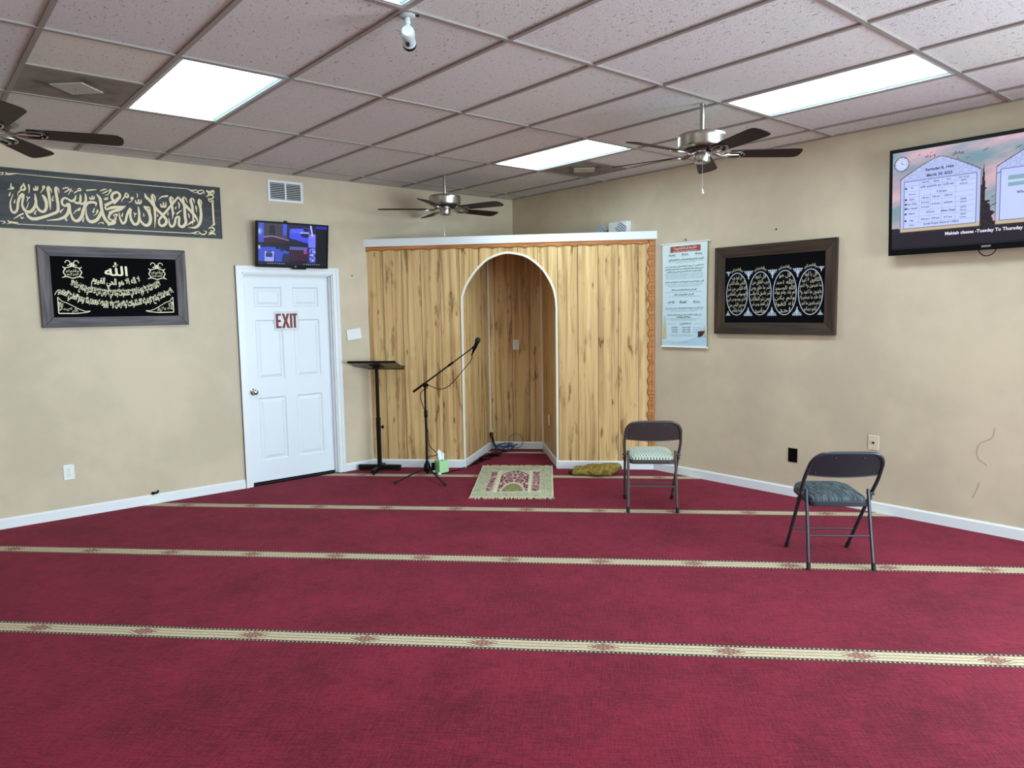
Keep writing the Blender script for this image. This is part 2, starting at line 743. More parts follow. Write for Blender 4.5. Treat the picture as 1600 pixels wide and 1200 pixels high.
M_OAKTRIM = grain('orange_oak_trim', (196, 128, 66), (150, 88, 40), 0.4)
M_GREYX = grain('grey_weathered_wood', (100, 93, 98), (62, 56, 61), 0.6, 0.6)
M_GREYZ = grain('grey_weathered_wood_upright', (104, 96, 98), (64, 57, 60), 0.6, 0.6, 'z')
M_DARKX = grain('dark_walnut', (66, 50, 38), (34, 26, 21), 0.38, 0.5)
M_DARKZ = grain('dark_walnut_upright', (72, 54, 40), (36, 27, 21), 0.38, 0.5, 'z')
M_BLADE = grain('fan_blade_walnut', (50, 34, 32), (36, 24, 24), 0.5, 0.7, spec=0.15)
M_DESK = Mat('dark_desk_board', (58, 48, 40), 0.3)


def make_fabric(name, c1, c2, su, sv):
    m = Mat(name, c1, 0.9, spec=0.2)
    x, y, z = m.xyz(m.coord('Object'))
    a = m.noise(m.vec(x * su, y * sv, 0.0), 1.0, 3, 0.6, 0.6)
    m.base(m.mix(a.step(0.44, 0.62), c1, c2))
    m.bump(m.noise(m.coord('Object'), 400, 2), 0.001, 0.5)
    return m


def make_wavefabric():
    m = Mat('pale_wavy_fabric', (200, 206, 196), 0.9, spec=0.2)
    x, y, z = m.xyz(m.coord('Object'))
    n = m.noise(m.vec(x * 30, y * 30, 0.0), 1.0, 2) * 0.010
    w = ((x + n) / 0.024 + (y / 0.03).floor() * 0.37).fract()
    h = (y / 0.03).fract()
    dk = (w - 0.5).abs().lt(0.20) * h.lt(0.80)
    m.base(m.mix(dk, (204, 208, 194), (104, 120, 112)))
    return m


M_SEATPALE = make_wavefabric()
M_SEATDARK = make_fabric('slate_streaked_fabric', (52, 61, 65), (92, 103, 106), 120, 10)
M_CHAIRWARM = Mat('taupe_steel', (82, 76, 76), 0.34, 0.25)
M_CHAIRCOOL = Mat('charcoal_steel', (52, 55, 62), 0.32, 0.3)


def make_banner():
    m = Mat('charcoal_banner_fabric', (44, 43, 44), 0.42, spec=0.3)
    x, y, z = m.xyz(m.coord('Object'))
    fold = m.noise(m.vec(x * 1.6 + z * 2.0, z * 6.0, 0.0), 1.0, 3, 0.5)
    m.bump(fold, 0.02, 0.4)
    return m


M_BANNER = make_banner()


def make_mustard():
    m = Mat('mustard_cloth', (142, 118, 44), 0.85, spec=0.15)
    x, y, z = m.xyz(m.coord('UV'))
    n = m.noise(m.coord('Object'), 18, 3) * 0.02
    g1 = (((x + n) / 0.075).fract() - 0.5).abs().lt(0.022)
    g2 = (((y + n + x * 0.3) / 0.075).fract() - 0.5).abs().lt(0.020)
    b = m.noise(m.coord('Object'), 30, 3).step(0.4, 0.65)
    c = m.mix(b, (124, 104, 46), (158, 136, 68))
    m.base(m.mix(g1.max(g2) * 0.8, c, (86, 72, 34)))
    m.bump(m.noise(m.coord('Object'), 34, 3), 0.012, 0.7)
    return m


M_MUSTARD = make_mustard()


def make_painted(name, rough=0.8, emit=0.0, spec=0.2):
    m = Mat(name, (128, 128, 128), rough, spec=spec)
    a = m.attr()
    if emit:
        m.b.inputs['Base Color'].default_value = (0.01, 0.01, 0.012, 1)
        m.emit(a, emit)
    else:
        m.base(a)
    return m


M_RUG = make_painted('woven_rug', 0.95)
M_RUG.bump(M_RUG.noise(M_RUG.coord('Object'), 260, 2), 0.003, 0.5)
M_SCREEN = make_painted('lit_screen', 0.3, 1.0, 0.1)
M_SCROLL = make_painted('printed_scroll', 0.45, 0.0, 0.4)
M_FRINGE = Mat('cream_fringe', (206, 190, 158), 0.9)


def glow(name, c, s=1.0):
    m = Mat(name, (6, 6, 8), 0.2)
    m.emit(lin(c), s)
    return m


M_TXTDARK = glow('screen_text_dark', (46, 50, 84))
M_TXTWHITE = glow('screen_text_white', (222, 222, 236))
M_TXTGREY = glow('screen_line_grey', (128, 138, 190))


def make_vent():
    m = Mat('stained_vent_panel', (134, 126, 118), 0.6)
    x, y, z = m.xyz(m.coord('Object'))
    d = x.abs().max(y.abs())
    dm = x.abs() + y.abs()
    n = m.noise(m.coord('Object'), 5, 4, 0.6, 0.5)
    st = ((1.0 - (d - 0.2).abs() * 6.0).clamp() * 0.65 + (1.0 - (dm - 0.17).abs() * 12.0).clamp() * 0.5)
    f = (st * (n * 1.9 - 0.25)).clamp()
    holes = m.voro(m.coord('Object'), 90).lt(0.22) * 0.25
    c = m.mix(f, (150, 142, 132), (62, 48, 38))
    c = m.mix(holes, c, (70, 62, 56))
    m.base(m.mix(dm.lt(0.145), c, (150, 140, 132)))
    return m


M_VENT = make_vent()

M_ARCHTRIM = Mat('cream_white_trim', (232, 226, 210), 0.4)

# banner lettering, millimetres from (-5 m, 2 m) on the left wall: x, z, pen width
BANNER_STROKES = [[[-57,593,4],[-63,577,6],[-69,562,7],[-75,547,9],[-78,532,10],[-81,517,12],[-81,503,13],[-81,488,15],[-78,475,17],[-75,464,18],[-70,457,19],[-64,453,19],[-57,453,19],[-51,458,19],[-44,467,18],[-39,479,18],[-35,494,19],[-33,512,20],[-31,529,20],[-27,544,21],[-23,558,22],[-17,571,22],[-10,583,24],[-1,593,26],[5,597,27],[7,593,25],[7,583,21],[6,570,18],[2,555,17],[-2,537,17],[-4,520,17],[-3,505,19],[2,491,21],[8,479,23],[16,471,24],[27,466,25],[37,465,26],[47,469,26],[56,476,26],[65,487,25],[73,500,24],[81,517,22],[86,533,21],[88,546,21],[88,559,21],[87,571,20],[87,584,16],[86,597,11],[84,610,5]],[[88,560,13],[88,545,15],[89,530,16],[91,516,18],[95,504,19],[101,492,21],[108,483,23],[115,477,24],[122,474,24],[130,474,24],[137,477,24],[144,484,24],[150,493,24],[154,506,24],[157,522,25],[158,538,25],[156,555,27],[152,571,28],[147,585,27],[142,594,22],[136,600,15],[131,606,7]],[[180,679,6],[178,672,13],[176,665,20],[175,657,24],[175,650,26],[176,643,25],[177,629,24],[179,605,23],[181,574,22],[182,546,19],[182,525,15],[181,507,9],[180,490,4]],[[180,679,5],[185,670,8],[190,662,11],[194,653,13],[196,644,11],[197,634,7],[198,625,3]],[[233,679,6],[231,673,13],[229,666,20],[228,656,24],[228,642,25],[230,625,24],[231,606,23],[233,585,24],[235,561,24],[236,539,24],[236,519,25],[235,501,25],[230,485,26],[219,474,25],[204,466,25],[186,458,24],[166,448,25],[143,438,25],[121,429,26],[101,422,27],[83,416,28],[67,414,28],[54,414,28],[44,418,27],[35,425,25],[27,434,21],[21,446,17],[14,458,12]],[[233,679,5],[238,672,8],[242,666,12],[246,658,13],[248,649,11],[250,639,7],[251,629,3]],[[306,587,16],[300,590,17],[293,594,18],[287,594,18],[279,590,19],[272,584,19],[267,575,19],[264,565,19],[264,554,19],[266,544,19],[271,537,19],[279,532,20],[287,531,20],[296,537,22],[304,547,25],[310,550,27],[313,538,28],[312,519,28],[309,499,28],[303,482,28],[294,464,27],[282,449,26],[267,438,24],[249,429,21],[228,421,17],[203,416,13],[176,412,8],[149,408,3]],[[304,590,14],[314,583,17],[324,576,20],[333,572,22],[342,576,22],[350,583,21],[357,592,18],[361,601,15],[364,613,11],[367,624,7]],[[343,579,16],[351,572,18],[360,565,20],[368,561,22],[376,560,22],[384,563,21],[391,569,20],[395,580,20],[396,596,20],[397,609,19],[398,619,15],[397,627,10],[397,635,5]],[[385,563,16],[393,559,18],[400,556,20],[408,556,22],[416,560,23],[425,568,23],[431,578,23],[434,590,22],[435,605,21],[435,618,19],[434,628,15],[432,636,9],[430,644,4]],[[502,544,6],[504,553,12],[507,562,18],[506,570,22],[499,574,24],[488,576,24],[476,576,24],[466,575,24],[454,571,24],[444,564,24],[434,552,25],[424,537,25],[416,519,26],[409,499,27],[404,477,28],[397,457,28],[386,440,28],[375,426,28],[363,418,27],[352,417,26],[342,422,25],[334,430,24],[328,442,21],[324,458,18],[321,475,14],[320,493,11],[321,512,7],[321,532,3]],[[515,644,9],[523,633,16],[532,621,22],[539,607,27],[541,587,28],[542,564,27],[543,540,26],[546,517,26],[550,493,26],[555,471,27],[561,454,27],[569,439,27],[578,427,27],[587,419,27],[598,414,27],[609,412,27],[619,413,26],[630,418,25],[636,425,23],[637,433,19],[634,443,15],[630,453,11]],[[543,508,25],[533,486,26],[522,463,27],[511,445,28],[497,431,29],[481,422,31],[467,418,31],[456,419,30],[445,426,27],[437,437,24],[433,452,21],[430,471,17],[429,488,13],[430,501,10],[432,512,7],[435,523,3]],[[621,441,11],[611,443,14],[602,446,16],[595,451,18],[593,459,19],[594,469,20],[598,480,20],[606,492,21],[618,505,23],[631,515,24],[646,521,25],[661,526,26],[676,530,25],[688,536,22],[698,542,17],[709,549,13]],[[-65,675,5],[-66,663,9],[-68,651,13],[-67,642,15],[-62,641,15],[-55,643,13],[-51,644,12],[-52,641,12],[-55,636,12],[-61,632,11],[-69,630,9],[-79,629,7],[-89,628,5]],[[14,683,10],[18,669,13],[22,654,16],[24,643,17],[20,636,18],[13,632,18],[6,630,17],[1,632,17],[-3,637,16],[-4,643,15],[-1,651,14],[6,662,12],[13,672,10]],[[-3,629,12],[-10,623,11],[-17,616,10],[-23,608,8],[-26,600,7],[-28,590,5],[-30,581,3]],[[48,677,13],[49,664,13],[50,652,12],[50,640,11],[49,629,9],[47,619,6],[45,609,3]],[[76,653,6],[78,647,9],[80,641,13],[82,637,14],[85,636,14],[89,637,12],[91,641,10],[93,651,10],[94,663,10],[95,669,10],[94,662,11],[93,649,13],[93,639,13],[96,638,14],[101,639,14],[104,644,13],[106,651,12],[107,661,9],[109,670,6]],[[147,678,11],[150,673,12],[153,667,12],[154,663,13],[150,660,12],[145,658,12],[141,658,11],[141,662,11],[142,669,9],[143,675,8]],[[152,663,10],[146,654,10],[141,645,9],[135,637,8],[130,630,7],[126,624,5],[122,618,3]],[[204,595,5],[203,586,8],[201,577,11],[201,570,13],[202,566,13],[205,565,12],[207,564,12]],[[210,604,5],[205,593,7]],[[-74,606,5],[-77,599,8],[-79,591,11],[-81,584,13],[-83,580,12],[-84,578,10],[-85,576,7]],[[-48,554,5],[-50,545,8],[-53,536,11],[-54,529,13],[-54,527,12],[-52,526,10],[-50,526,8]],[[29,583,9],[32,578,9],[34,572,9],[38,570,9],[41,572,9],[46,577,9],[50,582,8]],[[38,570,8],[28,544,6]],[[40,539,3],[37,530,5],[34,520,6],[30,511,7],[27,503,7],[23,494,6],[20,486,5]],[[1,451,13],[-9,446,14],[-20,440,14],[-31,433,13],[-42,424,11],[-55,415,7],[-67,405,3]],[[-19,425,11],[-18,420,11],[-16,415,12],[-13,412,11],[-10,414,10],[-5,419,9],[-1,424,7]],[[89,483,5],[82,473,8],[76,464,11],[73,457,12],[74,453,13],[78,453,12],[82,452,11]],[[276,664,10],[286,669,10],[296,674,10],[305,676,11],[312,674,11],[319,670,11],[321,665,11],[317,659,11],[308,652,11],[300,646,11],[294,642,9],[289,639,7],[284,636,5]],[[337,675,4],[334,668,6],[332,660,8],[328,652,9],[323,641,8],[317,630,5],[311,619,3]],[[326,660,9],[348,651,8]],[[388,678,13],[394,677,13],[399,675,12],[403,673,12],[403,668,12],[400,663,12],[397,660,12],[392,659,11],[386,660,10],[382,662,9],[382,667,8],[385,672,8],[388,678,8]],[[384,660,11],[352,637,9]],[[441,666,14],[453,669,14],[465,671,14],[478,674,13],[491,676,11],[504,678,9],[517,680,7]],[[461,618,8],[463,611,11],[465,605,15],[468,601,17],[471,600,16],[475,601,14],[478,605,12],[480,613,11],[481,623,11],[481,628,11],[481,622,12],[480,610,13],[481,602,14],[485,601,15],[490,604,15],[494,609,14],[496,615,12],[496,622,9],[496,629,6]],[[540,668,4],[547,673,8],[554,677,11],[562,682,13],[571,686,13],[581,689,10],[592,693,8]],[[554,652,4],[561,656,8],[569,660,12],[577,664,13],[586,669,12],[595,675,10],[604,680,7]],[[616,694,12],[620,690,12],[624,686,12],[626,683,12],[622,679,13],[616,676,13],[612,676,12],[611,679,11],[612,685,10],[613,691,8]],[[623,682,11],[614,669,10],[605,656,9],[597,647,8],[589,643,6],[582,642,5],[575,641,3]],[[567,618,7],[569,614,9],[571,609,11],[573,606,12],[575,605,12],[578,606,11],[579,609,10],[581,614,10],[581,622,9],[582,625,9],[582,621,10],[582,613,11],[583,608,11],[586,607,12],[590,609,12],[594,612,11],[595,617,9],[595,623,7],[596,629,4]],[[273,508,6],[264,499,9],[255,491,12],[249,484,14],[250,480,14],[253,478,12],[256,476,11]],[[287,444,11],[284,436,11],[281,429,12],[280,424,12],[284,422,11],[290,422,10],[293,421,9],[290,419,7],[285,415,6],[280,412,4]],[[390,529,9],[388,520,10],[385,511,12],[382,505,13],[377,504,13],[371,505,13],[364,504,12],[355,495,10],[346,484,7],[336,472,4]],[[381,521,8],[372,510,9]],[[494,531,7],[489,519,10],[483,506,13],[479,498,14],[480,495,14],[484,496,12],[487,497,10]],[[512,521,13],[514,514,13],[515,508,13],[515,503,12],[511,502,12],[506,501,11],[500,501,11]],[[513,500,10],[510,494,9],[506,488,9],[502,482,8],[495,477,6],[488,473,5],[480,469,3]],[[414,450,5],[409,439,8],[404,428,11],[402,420,13],[403,417,13],[406,416,11],[409,416,10]],[[510,405,3],[518,410,5],[527,414,6],[534,416,8],[542,414,9],[549,410,10],[552,408,11],[551,411,11],[545,416,11],[540,421,10]],[[636,578,25],[642,586,26],[649,594,28],[656,603,28],[667,615,28],[680,629,26],[687,641,25],[688,651,24],[685,660,23],[679,667,23],[672,671,23],[664,672,24],[655,670,25],[646,666,25],[637,659,25],[631,651,25],[627,641,25],[625,629,25],[627,618,25],[633,608,25],[642,599,25],[647,590,23],[647,584,18],[644,578,11],[641,572,5]],[[643,599,23],[632,593,23],[621,588,24],[609,581,25],[597,573,26],[583,564,27],[570,555,28]],[[571,549,17],[572,540,16],[574,531,16],[579,526,17],[591,530,20],[606,538,25],[623,544,28],[642,548,29],[663,550,28],[683,553,25],[700,557,19],[715,561,11],[730,565,3]],[[719,558,11],[702,547,16],[686,536,20],[671,527,23],[657,522,23],[644,520,23],[632,516,23],[620,510,23],[609,503,24],[599,496,25]],[[627,477,11],[632,482,12],[638,487,13],[644,490,14],[650,491,14],[656,490,14],[663,488,14]],[[662,491,14],[657,486,13],[652,480,12],[648,473,10],[647,463,9],[646,451,7],[646,440,5]],[[644,446,3],[635,472,8]],[[582,398,17],[589,402,19],[597,406,21],[604,411,23],[611,417,24],[617,423,24],[622,430,23],[624,435,19],[625,440,13],[625,444,8]],[[674,510,5],[674,494,9],[674,478,13],[676,463,16],[681,446,19],[687,429,20],[694,419,22],[701,420,22],[709,427,22],[717,439,22],[722,455,22],[727,476,22],[733,496,23],[743,517,24],[754,536,26],[762,546,27],[763,541,25],[760,526,22],[758,510,21],[757,494,21],[757,476,23],[760,460,24],[766,443,25],[775,427,26],[785,417,27],[795,417,26],[805,423,26],[814,433,25],[819,448,23],[823,467,22],[825,485,21],[827,502,21],[827,518,21],[826,533,20],[825,546,16],[823,557,12],[821,569,7]],[[826,491,16],[828,475,18],[831,458,20],[837,444,22],[847,431,24],[859,420,26],[872,414,27],[883,415,28],[893,421,29],[902,431,30],[908,444,30],[912,461,30],[914,479,30],[912,497,30],[908,516,31],[902,533,31],[892,547,29],[881,559,27],[874,568,23],[871,574,18],[872,576,11],[873,579,5]],[[874,570,12],[887,570,13],[899,570,14],[909,567,14],[914,556,12],[915,542,8],[917,528,4]],[[881,683,8],[883,673,15],[885,663,22],[889,653,27],[897,644,28],[907,637,27],[918,625,26],[932,606,26],[948,583,26],[963,562,26],[980,543,27],[998,526,27],[1013,510,28],[1024,497,27],[1034,484,27],[1039,472,27],[1041,460,27],[1038,448,27],[1033,438,27],[1024,429,26],[1013,421,25],[1002,418,24],[993,420,23],[985,426,22],[980,435,22],[978,445,21],[979,456,20],[983,469,20],[991,481,21],[1001,493,22],[1012,507,23],[1025,523,23],[1039,539,22],[1053,556,22],[1066,573,21],[1080,590,21],[1095,609,21],[1113,631,20],[1132,655,19],[1152,678,18]],[[942,684,7],[939,676,14],[937,668,21],[936,657,26],[939,642,27],[943,625,25],[947,603,24],[950,574,24],[952,541,23],[952,506,21],[950,471,17],[946,435,10],[942,399,4]],[[942,684,7],[948,676,10],[954,668,13],[959,659,14],[961,647,12],[961,635,8],[961,622,4]],[[1090,676,7],[1087,669,15],[1084,661,22],[1083,651,27],[1085,637,28],[1089,621,26],[1092,602,24],[1094,581,23],[1096,557,21],[1096,535,18],[1095,516,14],[1093,499,9],[1090,482,4]],[[1090,676,6],[1095,671,9],[1101,666,12],[1105,659,13],[1106,650,11],[1106,639,8],[1106,628,4]],[[1149,681,7],[1157,670,14],[1165,658,21],[1174,646,26],[1184,634,28],[1195,620,28],[1208,605,28],[1225,588,29],[1243,568,29],[1260,550,29],[1272,535,28],[1283,522,26],[1291,508,23],[1297,494,17],[1301,479,10],[1305,465,4]],[[1194,682,7],[1191,674,15],[1188,665,22],[1187,654,27],[1189,638,28],[1193,620,28],[1197,598,27],[1197,570,27],[1197,539,28],[1197,511,28],[1199,490,28],[1202,473,28],[1201,458,28],[1193,443,29],[1182,429,29],[1170,421,28],[1159,421,27],[1148,427,26],[1141,438,25],[1141,453,23],[1145,473,22],[1147,489,21],[1147,499,20],[1145,505,19],[1142,507,18],[1136,506,19],[1128,502,20],[1120,493,21],[1115,478,22],[1111,459,23],[1106,443,23],[1099,430,23],[1091,421,23],[1083,417,23],[1076,419,23],[1069,426,22],[1064,437,19],[1062,452,15],[1062,471,10],[1063,489,5]],[[1194,682,6],[1200,678,9],[1206,674,12],[1212,668,14],[1216,658,12],[1220,645,8],[1225,632,4]],[[1173,565,6],[1160,556,10],[1148,546,14],[1138,538,16],[1132,532,14],[1129,528,11],[1125,523,7]],[[1261,679,7],[1258,671,15],[1254,663,22],[1253,653,27],[1255,640,29],[1259,624,28],[1263,604,26],[1265,577,24],[1267,546,22],[1267,516,19],[1264,490,15],[1259,467,10],[1255,443,5]],[[1261,679,6],[1267,675,10],[1273,671,14],[1278,664,15],[1281,654,13],[1282,642,8],[1282,630,4]],[[1325,675,8],[1323,666,15],[1321,657,22],[1320,646,28],[1324,630,29],[1329,611,27],[1333,590,26],[1334,568,27],[1335,544,28],[1333,521,29],[1329,498,30],[1324,475,30],[1316,456,30],[1305,441,29],[1292,429,26],[1277,421,23],[1259,418,17],[1239,418,10],[1219,419,4]],[[1325,675,6],[1331,668,10],[1338,662,14],[1342,654,15],[1344,642,13],[1344,628,8],[1344,613,4]],[[1291,615,6],[1293,609,10],[1294,602,13],[1296,594,15],[1297,582,13],[1297,569,9],[1298,556,5]],[[1280,484,19],[1268,477,19],[1255,469,20],[1242,461,19],[1230,452,15],[1218,443,9],[1205,433,4]],[[1226,541,10],[1227,534,12],[1229,527,14],[1230,520,15],[1231,513,13],[1232,507,10],[1232,501,6]],[[737,678,8],[732,667,11],[726,656,15],[724,647,17],[730,642,19],[739,640,20],[746,640,20],[749,645,18],[751,652,16],[751,658,14],[748,663,12],[743,668,11],[738,672,9]],[[724,641,14],[717,633,12],[709,624,11],[703,616,9],[700,608,7],[698,601,5],[695,594,3]],[[783,645,14],[785,639,13],[786,633,13],[785,629,13],[781,627,12],[774,627,12],[770,629,12],[771,633,11],[774,639,10],[778,644,9]],[[784,629,12],[779,621,10],[774,613,9],[769,606,8],[762,602,7],[755,599,5],[749,596,3]],[[804,621,8],[805,613,12],[806,604,15],[808,598,17],[812,595,18],[818,594,16],[823,598,15],[826,608,14],[829,623,13],[830,629,13],[829,622,14],[827,607,15],[827,596,16],[832,594,17],[839,597,18],[845,602,18],[847,610,15],[848,620,10],[848,631,6]],[[817,676,6],[820,673,8],[822,670,10],[823,665,10],[822,658,9],[820,649,7],[818,640,5]],[[988,642,5],[997,651,8],[1006,659,11],[1016,667,13],[1030,671,15],[1045,674,17],[1057,676,17],[1063,679,14],[1065,681,10],[1067,683,6]],[[1001,607,10],[1002,598,13],[1004,590,16],[1006,583,18],[1010,580,18],[1015,580,17],[1020,583,16],[1023,596,15],[1025,613,14],[1026,622,13],[1025,613,14],[1023,596,16],[1024,584,17],[1029,581,17],[1036,583,18],[1042,589,17],[1044,599,14],[1045,613,10],[1046,626,6]],[[702,506,7],[698,497,10],[694,488,12],[692,482,14],[694,479,13],[697,478,12],[700,477,10]],[[786,518,10],[788,512,10],[790,506,11],[793,502,10],[797,503,10],[801,507,10],[806,511,9]],[[793,502,9],[787,476,5]],[[861,518,7],[862,488,13]],[[971,514,7],[974,495,12]],[[1058,538,7],[1054,513,13]],[[1129,593,7],[1119,571,15]],[[1149,632,12],[1151,623,13],[1153,614,15],[1154,604,15],[1153,595,12],[1151,585,9],[1149,576,5]],[[1111,542,10],[1095,510,7]],[[1441,656,19],[1441,627,19],[1441,598,19],[1441,567,19],[1441,532,19],[1442,495,19],[1443,458,19]],[[1417,654,6],[1426,660,10],[1435,666,14],[1442,669,15],[1446,667,13],[1449,662,9],[1452,657,5]],[[1418,444,6],[1426,448,11],[1434,452,15],[1441,456,17],[1446,460,14],[1450,462,10],[1455,465,5]],[[1388,696,6],[1397,704,10],[1406,712,14],[1415,717,16],[1425,719,17],[1435,719,16],[1443,716,15],[1448,710,15],[1450,702,14],[1448,695,13],[1441,688,12],[1431,682,12],[1422,680,11],[1416,682,11],[1412,686,10],[1407,691,9]],[[1415,660,13],[1403,681,8]],[[1410,752,6],[1402,753,8],[1394,754,9],[1392,753,11],[1397,748,16],[1408,742,22],[1419,740,25],[1432,745,24],[1446,755,19],[1455,759,15],[1458,752,13],[1457,739,12],[1450,730,10],[1437,726,8],[1418,726,7],[1399,725,5]],[[1326,750,4],[1321,743,7],[1317,736,10],[1316,730,13],[1321,725,13],[1330,721,13],[1340,720,13],[1352,727,11],[1366,737,8],[1375,742,6],[1376,738,5],[1372,729,4],[1368,719,4]],[[1232,752,5],[1244,748,8],[1257,744,12],[1270,742,14],[1286,745,12],[1301,750,9],[1311,752,6],[1313,745,6],[1310,733,6],[1303,726,6],[1291,727,6],[1274,732,5],[1258,738,5]],[[1326,744,11],[1337,748,11],[1348,752,11],[1357,753,10],[1365,750,9],[1371,745,7],[1376,739,5]],[[1392,416,6],[1399,422,10],[1407,428,13],[1415,431,15],[1425,429,16],[1435,425,16],[1442,419,15],[1444,413,14],[1443,405,13],[1438,400,12],[1430,399,11],[1418,400,11],[1407,401,10]],[[1393,378,9],[1403,381,15],[1414,383,21],[1425,383,24],[1434,379,21],[1443,372,15],[1452,365,9]],[[1386,362,6],[1421,376,13]],[[1312,386,4],[1315,379,7],[1318,373,10],[1323,368,13],[1333,365,13],[1344,364,13],[1354,366,13],[1364,373,12],[1372,382,10],[1374,390,9],[1370,393,8],[1360,395,7],[1350,396,6]],[[1234,369,5],[1245,371,9],[1257,372,13],[1268,374,15],[1281,380,13],[1293,386,9],[1303,389,6],[1309,384,5],[1311,374,5],[1308,367,5],[1296,365,5],[1279,365,5],[1261,364,5]],[[-18,751,3],[46,750,4],[111,749,5],[201,749,6],[332,749,6],[492,751,6],[657,752,6]],[[-35,368,6],[26,368,6],[88,368,6],[175,369,6],[306,369,6],[467,369,6],[633,369,6]],[[-128,747,6],[-121,748,7],[-114,749,7],[-110,749,8],[-110,745,8],[-112,739,8],[-115,735,8],[-119,733,7],[-124,733,6],[-129,733,5]],[[-96,753,7],[-92,748,12],[-88,744,16],[-79,741,18],[-62,744,15],[-40,748,10],[-18,753,4]],[[-102,731,3],[-93,736,6],[-84,741,9],[-74,745,10],[-62,746,9],[-49,746,7],[-37,746,5]],[[-154,383,6],[-146,383,7],[-138,383,8],[-131,382,8],[-126,380,8],[-123,377,8],[-122,375,8],[-127,372,8],[-134,368,7],[-141,365,6]],[[-108,389,7],[-101,385,12],[-95,380,16],[-85,377,18],[-72,377,15],[-55,378,10],[-39,380,4]],[[-114,364,4],[-104,368,6],[-93,372,9],[-81,375,10],[-66,373,10],[-48,370,9],[-30,367,8]],[[609,751,6],[721,751,6],[836,751,6],[946,751,7],[1046,752,6],[1139,753,6],[1235,754,6]],[[585,365,6],[697,366,6],[811,367,6],[923,367,7],[1029,367,7],[1132,368,7],[1237,368,7]]]
BANNER_ORNAMENT = 96                       # strokes from here on are the border ornaments

